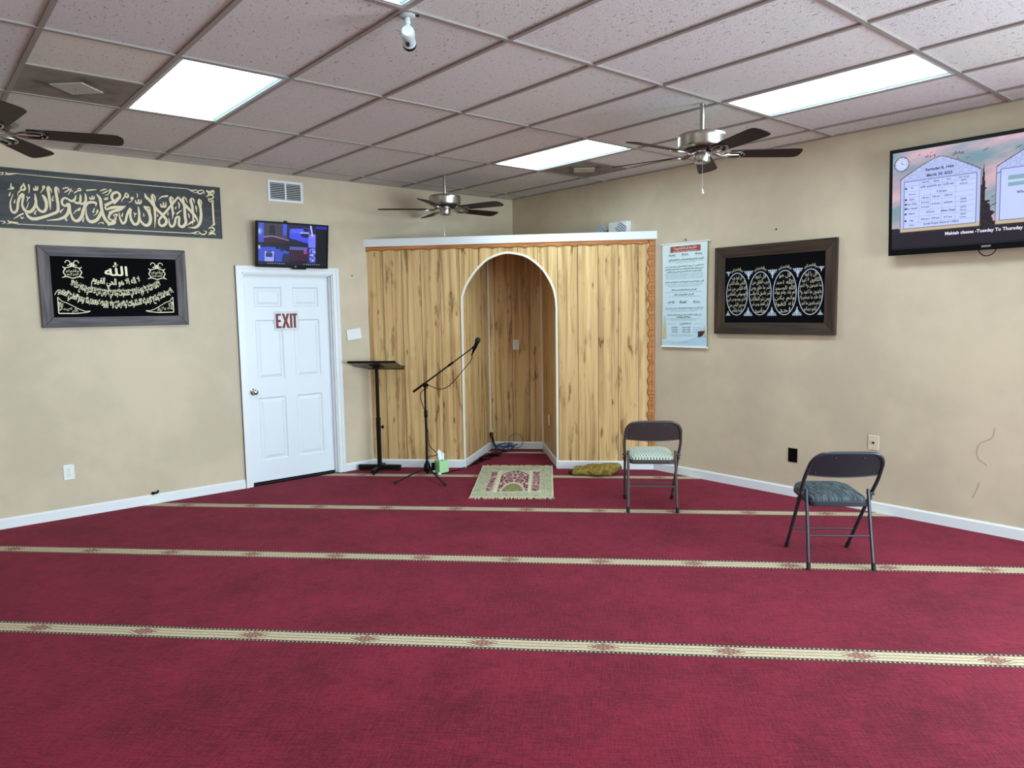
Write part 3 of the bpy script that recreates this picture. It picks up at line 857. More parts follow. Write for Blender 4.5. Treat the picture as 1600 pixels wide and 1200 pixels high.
# ------------------------------------------------------------------ room shell
def build_room():
    T = 0.15
    floor = struct(MB().box(XMIN, 0, YMIN, 0, -0.1, 0).build('floor', M_CARPET, smooth=0))

    # left wall (y = 0) with the doorway cut out
    dx0, dx1, dz = -3.325, -2.410, 2.035
    m = MB()
    m.box(XMIN - T, dx0, 0, T, -0.1, 3.15)
    m.box(dx1, T, 0, T, -0.1, 3.15)
    m.box(dx0, dx1, 0, T, dz, 3.15)
    struct(m.build('wall_left', M_WALL, smooth=0))
    a0, a1, b0, b1 = WIN_RIGHT
    m = MB()
    m.box(0, T, a1, 0, -0.1, 3.15)
    m.box(0, T, YMIN - T, a0, -0.1, 3.15)
    m.box(0, T, a0, a1, -0.1, b0)
    m.box(0, T, a0, a1, b1, 3.15)
    struct(m.build('wall_right', M_WALL, smooth=0))
    struct(MB().box(XMIN - T, XMIN, YMIN - T, 0, -0.1, 3.15).build('wall_far_left', M_WALL, smooth=0))
    a0, a1, b0, b1 = WIN_BACK
    m = MB()
    m.box(XMIN - T, a0, YMIN - T, YMIN, -0.1, 3.15)
    m.box(a1, T, YMIN - T, YMIN, -0.1, 3.15)
    m.box(a0, a1, YMIN - T, YMIN, -0.1, b0)
    m.box(a0, a1, YMIN - T, YMIN, b1, 3.15)
    struct(m.build('wall_back', M_WALL, smooth=0))

    # storefront windows behind the photographer
    def window(name, rect, fn, n):
        a0, a1, b0, b1 = rect
        g = MB()
        g.quad(fn(a0, b0, 0.05), fn(a1, b0, 0.05), fn(a1, b1, 0.05), fn(a0, b1, 0.05))
        w = struct(g.build(name, M_GLASS, smooth=0))
        f = MB()

        def bar(p0, p1, q0, q1):
            A = fn(p0, q0, 0.02)
            B = fn(p1, q1, 0.08)
            f.box(min(A[0], B[0]), max(A[0], B[0]), min(A[1], B[1]), max(A[1], B[1]), min(A[2], B[2]), max(A[2], B[2]))
        for k in range(n + 1):
            x = a0 + (a1 - a0) * k / n
            bar(x - 0.025, x + 0.025, b0, b1)
        bar(a0, a1, b0, b0 + 0.05)
        bar(a0, a1, b1 - 0.05, b1)
        struct(f.build('window_frame', M_WINFRAME, w, smooth=0))
    window('window_1', WIN_BACK, lambda a, b, d: (a, YMIN - d, b), 4)
    window('window_2', WIN_RIGHT, lambda a, b, d: (d, a, b), 3)

    # crack in the right wall's plaster
    cr = [(-0.001, -5.181, 0.767), (-0.001, -5.165, 0.69), (-0.001, -5.10, 0.65), (-0.001, -5.078, 0.60), (-0.001, -5.085, 0.54), (-0.001, -5.141, 0.492)]
    w = bpy.data.objects['wall_right']
    struct(MB().tube(catmull(cr, 5), 0.0013, 5).build('plaster_crack', M_STAINLINE, w))
    cr = [(-0.001, -5.10, 0.36), (-0.001, -5.085, 0.30), (-0.001, -5.06, 0.24)]
    struct(MB().tube(catmull(cr, 4), 0.0013, 5).build('plaster_crack', M_STAINLINE, w))

    # baseboards
    def base(name, x0, x1, y0, y1, along):
        m = MB()
        hh, th = 0.084, 0.013
        prof = [(0, 0), (th, 0), (th, hh - 0.012), (th * 0.55, hh), (0, hh)]
        if along == 'x':
            m.prism(prof, lambda a, b, d: (d, y0 - a, b), x0, x1)
        else:
            m.prism(prof, lambda a, b, d: (x0 - a, d, b), y0, y1)
        return struct(m.build(name, M_WHITE, smooth=0))
    base('baseboard_left', XMIN, -3.392, 0, 0, 'x')
    base('baseboard_left', -2.348, -2.012, 0, 0, 'x')
    base('baseboard_right', 0, 0, YMIN, -2.185, 'y')

    # ceiling: lay-in tiles in a tee grid
    xs = []
    k = GX0
    while k > XMIN:
        k -= GDX
    k += GDX
    xs = [XMIN]
    while k < -0.02:
        xs.append(k)
        k += GDX
    xs.append(0.0)
    ys = [0.0]
    k = GY0
    while k > YMIN:
        ys.append(k)
        k -= GDY
    ys.append(YMIN)

    def near(a, b): return abs(a - b) < 0.03
    lamp_x = [GX0 - 2 * GDX, GX0 + 3 * GDX]
    lamp_y = [GY0 - GDY, GY0 - 3 * GDY, GY0 - 5 * GDY, GY0 - 7 * GDY]
    lamps = []
    vents = [(GX0 - 3 * GDX, GY0 - GDY), (GX0 + 4 * GDX, GY0 - GDY)]
    mt = MB()
    cols = []
    rnd = random.Random(3)
    zt = H + 0.010
    half = []
    for i in range(len(xs) - 1):
        for j in range(len(ys) - 1):
            x0, x1, y1, y0 = xs[i], xs[i + 1], ys[j], ys[j + 1]
            if any(near(x0, a) for a in lamp_x) and any(near(y1, b) for b in lamp_y) and not (x0 < -4 and y1 < -4.5):
                lamps.append((x0, x1, y0, y1))
                continue
            v = rnd.uniform(-4, 4)
            col = (218 + v, 214 + v + rnd.uniform(-2, 2), 213 + v + rnd.uniform(-2, 2))
            if any(near(x0, a) and near(y1, b) for a, b in vents):
                ym = y1 - GDX
                half.append((x0, x1, ym, y1))
                y1 = ym
                if x0 < -4:
                    col = (226, 222, 212)
            n0 = len(mt.v)
            mt.quad((x0, y0, zt), (x0, y1, zt), (x1, y1, zt), (x1, y0, zt))
            cols += [col] * 4
    nt = len(mt.v)
    mt.box(XMIN, 0, YMIN, 0, H + 0.14, H + 0.18)
    cols += [(200, 195, 192)] * (len(mt.v) - nt)
    c = struct(mt.build('ceiling', M_TILE, smooth=0, fix=False))
    at = c.data.color_attributes.new('paint', 'FLOAT_COLOR', 'POINT')
    for i, q in enumerate(cols):
        at.data[i].color = lin4(q)
    g = MB()
    b = 0.0125
    for x in xs[1:-1]:
        g.box(x - b, x + b, YMIN, 0, H, H + 0.012)
    for y in ys[1:-1]:
        g.box(XMIN, 0, y - b, y + b, H - 0.0005, H + 0.0115)
    for x0, x1, y0, y1 in half:
        g.box(x0, x1, y0 - b, y0 + b, H - 0.0003, H + 0.0115)
    a = 0.02
    g.box(XMIN, 0, -a, 0, H - 0.0008, H + 0.011)
    g.box(XMIN, 0, YMIN, YMIN + a, H - 0.0008, H + 0.011)
    g.box(-a, 0, YMIN, 0, H - 0.0007, H + 0.011)
    g.box(XMIN, XMIN + a, YMIN, 0, H - 0.0007, H + 0.011)
    struct(g.build('ceiling_grid', M_TBAR, c, smooth=0))
    return lamps, half


LAMPS, VENTS = build_room()

LAMP_LABEL = {
    (0, 0): 'lit fluorescent ceiling panel above the banner wall, left of the security camera',
    (1, 0): 'lit fluorescent ceiling panel beside the ceiling vent above the wooden niche',
    (0, 1): 'lit fluorescent ceiling panel cut by the top edge, at the security camera',
    (1, 1): 'long lit fluorescent ceiling panel on the right, above the right fan and television',
    (1, 2): 'lit fluorescent ceiling panel behind the camera on the right side of the hall',
    (1, 3): 'lit fluorescent ceiling panel at the back wall on the right',
}


def build_lamps():
    for (x0, x1, y0, y1) in LAMPS:
        ix = 0 if abs(x0 - (GX0 - 2 * GDX)) < 0.05 else (1 if x0 > -3 else 2)
        iy = int(round((GY0 - GDY - y1) / (2 * GDY)))
        cx, cy = (x0 + x1) / 2, (y0 + y1) / 2
        t = thing('ceiling_light', LAMP_LABEL[(ix, iy)], 'ceiling light', (cx, cy, H), 0, 'fluorescent ceiling lights')
        hx, hy, b, w = (x1 - x0) / 2 - 0.0125, (y1 - y0) / 2 - 0.0125, 0.022, 0.0
        f = MB()
        for (a0, a1, c0, c1) in ((-hx, hx, -hy, -hy + b), (-hx, hx, hy - b, hy), (-hx, -hx + b, -hy + b, hy - b), (hx - b, hx, -hy + b, hy - b)):
            f.box(a0, a1, c0, c1, 0.001, 0.05)
        f.box(-hx, hx, -hy, hy, 0.05, 0.10)
        f.build('frame', M_LAMPFRAME, t, smooth=0)
        d = MB()
        d.quad((-hx + b, -hy + b, 0.012), (-hx + b, hy - b, 0.012), (hx - b, hy - b, 0.012), (hx - b, -hy + b, 0.012))
        d.build('diffuser', M_DIFF, t, smooth=0, fix=False)


build_lamps()


def build_vents():
    lab = ['stained grey air vent panel in the ceiling above the left fan', 'stained grey air vent panel in the ceiling right of the far lit panel']
    for k, (x0, x1, y0, y1) in enumerate(sorted(VENTS)):
        cx, cy = (x0 + x1) / 2, (y0 + y1) / 2
        t = thing('ceiling_vent', lab[k], 'vent', (cx, cy, H), 0, 'ceiling air vents')
        h = GDX / 2 - 0.013
        m = MB()
        m.box(-h, h, -h, h, 0.004, 0.03)
        m.build('panel', M_VENT, t, smooth=0)
        d = MB()
        s = 0.138
        d.prism([(-s, 0), (0, -s), (s, 0), (0, s)], lambda a, b, z: (a, b, z), -0.003, 0.003)
        d.build('deflector_plate', Mat('vent_plate', (186, 178, 168), 0.5), t, smooth=0)
        d = MB().lathe([(0.008, -0.007), (0.008, -0.003)], 10)
        d.build('screw', M_STEEL, t)


build_vents()


# ------------------------------------------------------------------ door
def build_door():
    x0, x1, zt = -3.325, -2.410, 2.035
    s0, s1, yf = -3.311, -2.424, 0.065          # slab edges and face
    d = MB()
    # six raised panels cut into the face
    W_ = s1 - s0
    cols = [(s0 + 0.115, s0 + W_ / 2 - 0.055), (s0 + W_ / 2 + 0.055, s1 - 0.115)]
    rows = [(0.225, 0.84), (1.015, 1.59), (1.715, 1.905)]
    xsb = [s0, cols[0][0], cols[0][1], cols[1][0], cols[1][1], s1]
    zsb = [0.022, rows[0][0], rows[0][1], rows[1][0], rows[1][1], rows[2][0], rows[2][1], 2.02]
    for i in range(5):
        for j in range(7):
            a0, a1, b0, b1 = xsb[i], xsb[i + 1], zsb[j], zsb[j + 1]
            if i in (1, 3) and j in (1, 3, 5):
                prev = None
                for (ins, dep) in ((0.0, 0.0), (0.012, 0.010), (0.022, 0.010), (0.048, 0.002)):
                    ring = [(a0 + ins, yf + dep, b0 + ins), (a1 - ins, yf + dep, b0 + ins), (a1 - ins, yf + dep, b1 - ins), (a0 + ins, yf + dep, b1 - ins)]
                    if prev:
                        for k in range(4):
                            d.quad(prev[k], prev[(k + 1) % 4], ring[(k + 1) % 4], ring[k])
                    prev = ring
                d.quad(*prev)
            else:
                d.quad((a0, yf, b0), (a1, yf, b0), (a1, yf, b1), (a0, yf, b1))
    d.box(s0, s1, yf + 0.012, yf + 0.045, 0.022, 2.02)
    for q in (((s0, yf, .022), (s0, yf + .013, .022), (s0, yf + .013, 2.02), (s0, yf, 2.02)), ((s1, yf, .022), (s1, yf + .013, .022), (s1, yf + .013, 2.02), (s1, yf, 2.02)),
              ((s0, yf, .022), (s1, yf, .022), (s1, yf + .013, .022), (s0, yf + .013, .022)), ((s0, yf, 2.02), (s1, yf, 2.02), (s1, yf + .013, 2.02), (s0, yf + .013, 2.02))):
        d.quad(*q)
    door = d.build('door_1', M_DOOR, smooth=0)
    struct(door)
    f = MB()
    c = 0.064
    # moulded casing: two steps
    for (o0, o1, th) in ((0.0, c, 0.014), (c * 0.55, c, 0.021), (c * 0.85, c, 0.026)):
        f.box(x0 - o1, x0 - o0, -th, 0, 0, zt + o1)
        f.box(x1 + o0, x1 + o1, -th, 0, 0, zt + o1)
        f.box(x0 - o0, x1 + o0, -th, 0, zt + o0, zt + o1)
    # jambs and stops
    f.box(x0 - 0.002, x0 + 0.012, -0.002, 0.14, 0, zt)
    f.box(x1 - 0.012, x1 + 0.002, -0.002, 0.14, 0, zt)
    f.box(x0, x1, -0.002, 0.14, zt - 0.012, zt + 0.002)
    f.box(x1 - 0.024, x1 - 0.012, 0.03, 0.062, 0, zt - 0.012)
    f.box(x0 + 0.012, x1 - 0.012, 0.03, 0.062, zt - 0.024, zt - 0.012)
    struct(f.build('door_frame', M_WHITE, door, smooth=0, bevel=0.002))
    k = MB()
    mm = Matrix.Translation((-3.245, yf, 0.905)) @ Matrix.Rotation(math.pi / 2, 4, 'X')
    k.lathe([(0.033, 0.0), (0.033, 0.004), (0.027, 0.008), (0.012, 0.012), (0.012, 0.030), (0.022, 0.036), (0.028, 0.048), (0.027, 0.058), (0.018, 0.066), (0.002, 0.068)], 24, mm)
    struct(k.build('door_knob', M_CHROME, door, smooth=50))
    t = MB().box(x0, x1, 0.062, 0.14, 0.0, 0.006)
    struct(t.build('threshold', Mat('dark_threshold', (40, 30, 28), 0.7), door, smooth=0))
    MBk = MB().box(x0 - .05, x1 + .05, 0.14, 0.15, -0.1, zt + .05)
    struct(MBk.build('door_backing', M_DARKHOLE, door, smooth=0))


build_door()


# ------------------------------------------------------------------ diagonal prayer niche
def build_niche():
    t = thing('prayer_niche', 'knotty pine panelled corner partition with a white-edged arched prayer niche', 'prayer niche',
              (EA.x, EA.y, 0), PANEL_ANG)
    # local frame: x along the front, y into the corner, z up
    Lp = PANEL_L
    arch = [(0.997, 1.70), (1.0, 1.785), (1.046, 1.908), (1.129, 2.031), (1.205, 2.112), (1.278, 2.170), (1.398, 2.218), (1.497, 2.230), (1.628, 2.206),
            (1.71, 2.168), (1.777, 2.117), (1.84, 2.056), (1.886, 1.988), (1.93, 1.905), (1.956, 1.832), (1.972, 1.75), (1.974, 1.669)]
    top = 2.395
    th = 0.014
    f = MB()
    f.box(0, 0.997, 0, th, 0, top)
    f.box(1.974, Lp, 0, th, 0, top)
    for (a, b) in zip(arch, arch[1:]):
        f.v_off = len(f.v)
        i = [f.addv(p) for p in ((a[0], 0, a[1]), (b[0], 0, b[1]), (b[0], 0, top), (a[0], 0, top),
                                 (a[0], th, a[1]), (b[0], th, b[1]), (b[0], th, top), (a[0], th, top))]
        f.f += [[i[0], i[1], i[2], i[3]], [i[5], i[4], i[7], i[6]], [i[0], i[4], i[5], i[1]]]
    fp = f.build('front_panel', M_WOOD, t, smooth=0)
    D = 1.08
    bl, br = 1.108, 1.741

    def side(name, xa, xb, sgn):
        m = MB()
        e = Vector((xb - xa, D - th, 0))
        n = e.length
        tt = 0.012 * sgn
        m.box(0, n, min(0, tt), max(0, tt), 0, 2.33)
        o = m.build(name, M_WOOD, t, smooth=0)
        o.location = (xa, th, 0)
        o.rotation_euler = (0, 0, math.atan2(e.y, e.x))
        return o
    side('side_panel', 0.997, bl, 1)
    side('side_panel', 1.974, br, -1)
    MB().box(bl - 0.01, br + 0.01, D, D + 0.012, 0, 2.33).build('back_panel', M_WOOD, t, smooth=0)
    m = MB()
    m.prism([(0.98, th), (1.99, th), (br + 0.012, D + 0.012), (bl - 0.012, D + 0.012)], lambda a, b, d: (a, b, d), 2.33, 2.345)
    m.build('roof_panel', M_WOOD, t, smooth=0)
    # white cap board
    m = MB()
    m.prism([(-0.03, 2.325), (3.0, 2.325), (3.0, 2.392), (2.985, 2.405), (-0.018, 2.405), (-0.03, 2.392)], lambda a, b, d: (a, d, b), -0.022, 0.0)
    m.box(0.0, 2.95, 0.0, 0.05, 2.38, 2.402)
    m.build('cap_board', M_WHITE, t, smooth=0, bevel=0.003)

    # scalloped orange trim under the cap and down the right edge
    def scallop(x0, x1, zt, zb, amp, per, y0, y1, name):
        n = int((x1 - x0) / per * 14)
        lo = []
        for k in range(n + 1):
            x = x0 + (x1 - x0) * k / n
            ph = (x - x0) / per
            lo.append((x, zb + amp * (abs(math.sin(math.pi * ph)) ** 0.8 - 0.5) * 2 * 0.5))
        m = MB()
        for (a, b) in zip(lo, lo[1:]):
            i = [m.addv(p) for p in ((a[0], y0, a[1]), (b[0], y0, b[1]), (b[0], y0, zt), (a[0], y0, zt),
                                     (a[0], y1, a[1]), (b[0], y1, b[1]))]
            m.f += [[i[0], i[1], i[2], i[3]], [i[0], i[4], i[5], i[1]]]
        return m, lo
    m, lo = scallop(0.0, Lp - 0.062, 2.326, 2.286, 0.015, 0.1664, -0.011, 0.0, 'top')
    m.build('scalloped_trim', M_OAKTRIM, t, smooth=0, fix=False)
    MB().tube([(x, -0.009, z - 0.001) for x, z in lo], 0.0032, 6).build('trim_bead', Mat('dark_oak_edge', (112, 62, 26), 0.45), t)
    m = MB()
    n = 210
    xr0, xr1 = Lp - 0.056, Lp - 0.004
    lo = []
    for k in range(n + 1):
        z = 0.085 + (2.326 - 0.085) * k / n
        ph = z / 0.118
        lo.append((xr0 + 0.009 * math.sin(2 * math.pi * ph) + 0.004 * math.sin(2 * math.pi * ph * 0.37), z))
    for (a, b) in zip(lo, lo[1:]):
        i = [m.addv(p) for p in ((a[0], -0.011, a[1]), (xr1, -0.011, a[1]), (xr1, -0.011, b[1]), (b[0], -0.011, b[1]), (a[0], 0, a[1]), (b[0], 0, b[1]), (xr1, 0, a[1]), (xr1, 0, b[1]))]
        m.f += [[i[0], i[1], i[2], i[3]], [i[0], i[3], i[5], i[4]], [i[1], i[6], i[7], i[2]]]
    m.build('scalloped_trim', M_OAKTRIM, t, smooth=0, fix=False)
    MB().tube([(x, -0.009, z) for x, z in lo], 0.0028, 6).build('trim_bead', bpy_mat('dark_oak_edge'), t)
    MB().box(Lp - 0.022, Lp, -0.016, 0, 0.085, 2.326).build('edge_strip', M_OAKTRIM, t, smooth=0)

    # white bead round the arch and in the back corners
    pth = [(0.994, -0.006, 0.085), (0.994, -0.006, 1.775)] + [(a, -0.006, b) for a, b in arch[1:-1]] + [(1.978, -0.006, 1.66), (1.974, -0.006, 0.085)]
    m = MB()
    sm = [pth[0]] + [tuple(p) for p in catmull(pth[2:-2], 3)] + [pth[-2], pth[-1]]
    P = [Vector(p) for p in sm]
    outer, inner, o2, i2 = [], [], [], []
    for k in range(len(P)):
        tg = (P[min(k + 1, len(P) - 1)] - P[max(k - 1, 0)]).normalized()
        nr = Vector((tg.z, 0, -tg.x))
        outer.append(P[k] - nr * 0.011)
        inner.append(P[k] + nr * 0.010)
        o2.append(P[k] - nr * 0.011 + Vector((0, 0.012, 0)))
        i2.append(P[k] + nr * 0.010 + Vector((0, 0.03, 0)))
    m.strip(outer, inner)
    m.strip(o2, outer)
    m.strip(inner, i2)
    m.build('arch_trim', M_ARCHTRIM, t, smooth=0, fix=False)
    for xx in (bl, br):
        MB().box(xx - 0.016, xx + 0.016, D - 0.018, D, 0.085, 2.32).build('corner_trim', Mat('pinkish_trim', (232, 212, 188), 0.5) if xx == bl else bpy_mat('pinkish_trim'), t, smooth=0, bevel=0.003)
    # baseboards of the partition
    hh, tk = 0.085, 0.013

    def bb(p, q):
        p, q = Vector((p[0], p[1], 0)), Vector((q[0], q[1], 0))
        d = (q - p)
        m = MB()
        prof = [(0, 0), (tk, 0), (tk, hh - 0.012), (tk * 0.55, hh), (0, hh)]
        m.prism(prof, lambda a, b, s: (s, -a, b), 0, d.length)
        o = m.build('baseboard', M_WHITE, t, smooth=0)
        o.location = p
        o.rotation_euler = (0, 0, math.atan2(d.y, d.x))
    bb((0.0, 0.0), (1.008, 0.0))
    bb((1.962, 0.0), (Lp, 0.0))
    bb((0.990, -0.012), (bl, D))
    bb((bl, D), (br, D))
    bb((br, D), (1.982, -0.012))
    return t


def bpy_mat(n):
    class _X:
        pass
    x = _X()
    x.m = bpy.data.materials[n]
    return x


NICHE = build_niche()


def np_(s, d, z=0.0):
    """point in the niche partition's own frame -> world"""
    e = (EB - EA).normalized()
    n = Vector((-e.y, e.x))
    p = EA + e * s + n * d
    return Vector((p.x, p.y, z))

# ------------------------------------------------------------------ wall art and screens
def wall_frame(x, y, z, wall):
    """Matrix of a thing on a wall: local x = right along the wall, local y = out of the wall, local z up"""
    if wall == 'left':       # wall y = 0, facing -y ; right = +x
        return Matrix(((1, 0, 0, x), (0, -1, 0, y), (0, 0, 1, z), (0, 0, 0, 1)))
    return Matrix(((0, -1, 0, x), (-1, 0, 0, y), (0, 0, 1, z), (0, 0, 0, 1)))


def lw(x, z):
    return lambda a, b, d: (x + a, -d, z + b)


# things on the left wall keep an unrotated frame (x right, -y out); on the right wall rz = -90 deg gives the same
def wall_thing(name, label, cat, x, y, z, wall, group=None):
    return thing(name, label, cat, (x, y, z), 0.0 if wall == 'left' else -math.pi / 2, group)


def ribbon(m, pts, y, rise=1e-5):
    """calligraphic stroke: points (x, z, width), laid at depth y"""
    P = [Vector((p[0], p[1])) for p in pts]
    n = len(P)
    L_, R_ = [], []
    for i in range(n):
        tg = P[min(i + 1, n - 1)] - P[max(i - 1, 0)]
        if tg.length < 1e-7:
            tg = Vector((1, 0))
        tg.normalize()
        nr = Vector((-tg.y, tg.x)) * pts[i][2] * 0.5
        a, b = P[i] + nr, P[i] - nr
        L_.append((a.x, y - i * rise, a.y))
        R_.append((b.x, y - i * rise, b.y))
    m.strip(L_, R_)


def build_banner():
    x0, x1, z0, z1 = -5.62, -3.488, 2.339, 2.788
    cx, cz = (x0 + x1) / 2, (z0 + z1) / 2
    t = wall_thing('wall_banner', 'long dark grey banner with cream Arabic calligraphy under the ceiling', 'banner', cx, 0, cz, 'left')
    hw, hh = (x1 - x0) / 2, (z1 - z0) / 2
    m = MB()

    def fn(a, b):
        x = (a * 2 - 1) * hw
        z = (b * 2 - 1) * hh
        edge = min(a, 1 - a, b * .25, (1 - b) * .25) * 20
        r = mnoise.noise(Vector((x * 2.2 + z * 2, z * 4, 1.0))) * 0.006 * min(1, max(edge, 0))
        sag = 0.004 * math.sin(a * 9.0) * b
        return (x, -0.010 - r * 0.7, z + sag)
    m.grid(70, 16, fn)
    m.build('cloth', M_BANNER, t, smooth=180, fix=False)
    h = MB()
    h.box(-hw, hw, -0.018, -0.001, hh - 0.012, hh + 0.004)
    h.box(-hw, hw, -0.012, -0.001, -hh - 0.004, -hh + 0.008)
    h.box(hw - 0.008, hw + 0.002, -0.012, -0.001, -hh, hh)
    h.build('hem', Mat('black_hem', (18, 17, 20), 0.5), t, smooth=0)
    w, orn = MB(), MB()
    for i, st in enumerate(BANNER_STROKES):
        pts = [(p[0] / 1000 - 5 - cx, p[1] / 1000 + 2 - cz, max(0.004, p[2] / 1000 * 0.86)) for p in st]
        ribbon(w if i < BANNER_ORNAMENT else orn, pts, -0.0160 - (i % 40) * 0.00004)
    # the left ornament, out of the frame's edge, mirrors the right one
    orn.box(-hw + 0.10, -hw + 0.115, -0.0168, -0.0160, -hh + 0.12, hh - 0.12)
    w.build('calligraphy', M_CREAM, t, smooth=0, fix=False)
    orn.build('border_ornament', M_CREAM, t, smooth=0, fix=False)
    for (a, b) in ((-4.876, 2.768), (-4.04, 2.768), (-4.86, 2.352), (-3.95, 2.352)):
        MB().ball((a - cx, -0.016, b - cz), 0.006, 6).build('pin', M_STEEL, t)


def picture_frame(name, label, x, y, z, wall, w, h, fw, mx, mz, group):
    t = wall_thing(name, label, 'picture', x, y, z, wall, group)
    hw, hh = w / 2, h / 2
    iw, ih = hw - fw, hh - fw
    d0, d1, d2 = -0.004, -0.036, -0.024      # back, outer face, inner lip

    def bar(pts_o, pts_i, nm, mat):
        m = MB()
        (a, b), (c, d) = pts_o
        (e, f), (g, h_) = pts_i
        # mitred bar
        v = [m.addv(q) for q in ((a, d1, b), (c, d1, d), (g, d2, h_), (e, d2, f), (a, d0, b), (c, d0, d), (g, d0, h_), (e, d0, f))]
        m.f += [[v[0], v[1], v[2], v[3]], [v[4], v[7], v[6], v[5]], [v[0], v[4], v[5], v[1]], [v[3], v[2], v[6], v[7]], [v[0], v[3], v[7], v[4]], [v[1], v[5], v[6], v[2]]]
        m.build(nm, mat, t, smooth=0, bevel=0.0025)
    g = 0.0006
    bar(((-hw + g, hh), (hw - g, hh)), ((-iw + g, ih), (iw - g, ih)), 'frame_rail', mx)
    bar(((-hw + g, -hh), (hw - g, -hh)), ((-iw + g, -ih), (iw - g, -ih)), 'frame_rail', mx)
    bar(((-hw, -hh + g), (-hw, hh - g)), ((-iw, -ih + g), (-iw, ih - g)), 'frame_stile', mz)
    bar(((hw, -hh + g), (hw, hh - g)), ((iw, -ih + g), (iw, ih - g)), 'frame_stile', mz)
    MB().box(-iw - 0.01, iw + 0.01, -0.014, -0.006, -ih - 0.01, ih + 0.01).build('velvet_panel', M_VELVET, t, smooth=0)
    return t


def scroll_motif(m, cx, cz, s, flip, y):
    """small silver filigree triangle with curls; flip = -1 points down"""
    for sx in (-1, 1):
        for (px, pz, r) in ((0.62, 0.15, 0.30), (0.30, 0.42, 0.24), (0.42, -0.05, 0.2), (0.18, 0.75, 0.16)):
            pts = []
            for k in range(15):
                a = k / 14 * math.pi * 1.75 + 0.6
                rr = r * (1 - 0.035 * k)
                pts.append((cx + s * sx * (px + rr * math.cos(a) * 0.8), cz + s * flip * (pz + rr * math.sin(a) * 0.8), s * 0.13))
            ribbon(m, pts, y)
    ribbon(m, [(cx, cz - s * flip * 0.2, s * .3), (cx, cz + s * flip * 0.7, s * 0.35), (cx, cz + s * flip * 1.1, s * 0.1)], y)
    for k, (dz, r) in enumerate(((1.15, .17), (1.42, .13), (1.0, .0))):
        if r:
            m.poly(([(math.cos(q * math.pi / 4) * r * s + cx, math.sin(q * math.pi / 4) * r * s + cz + s * flip * dz) for q in range(8)], [list(range(8))]), lambda a, b: (a, y, b))
    for sx in (-1, 1):
        m.poly(([(math.cos(q * math.pi / 4) * .16 * s + cx + sx * s * .85, math.sin(q * math.pi / 4) * .16 * s + cz - s * flip * .05) for q in range(8)], [list(range(8))]), lambda a, b: (a, y, b))


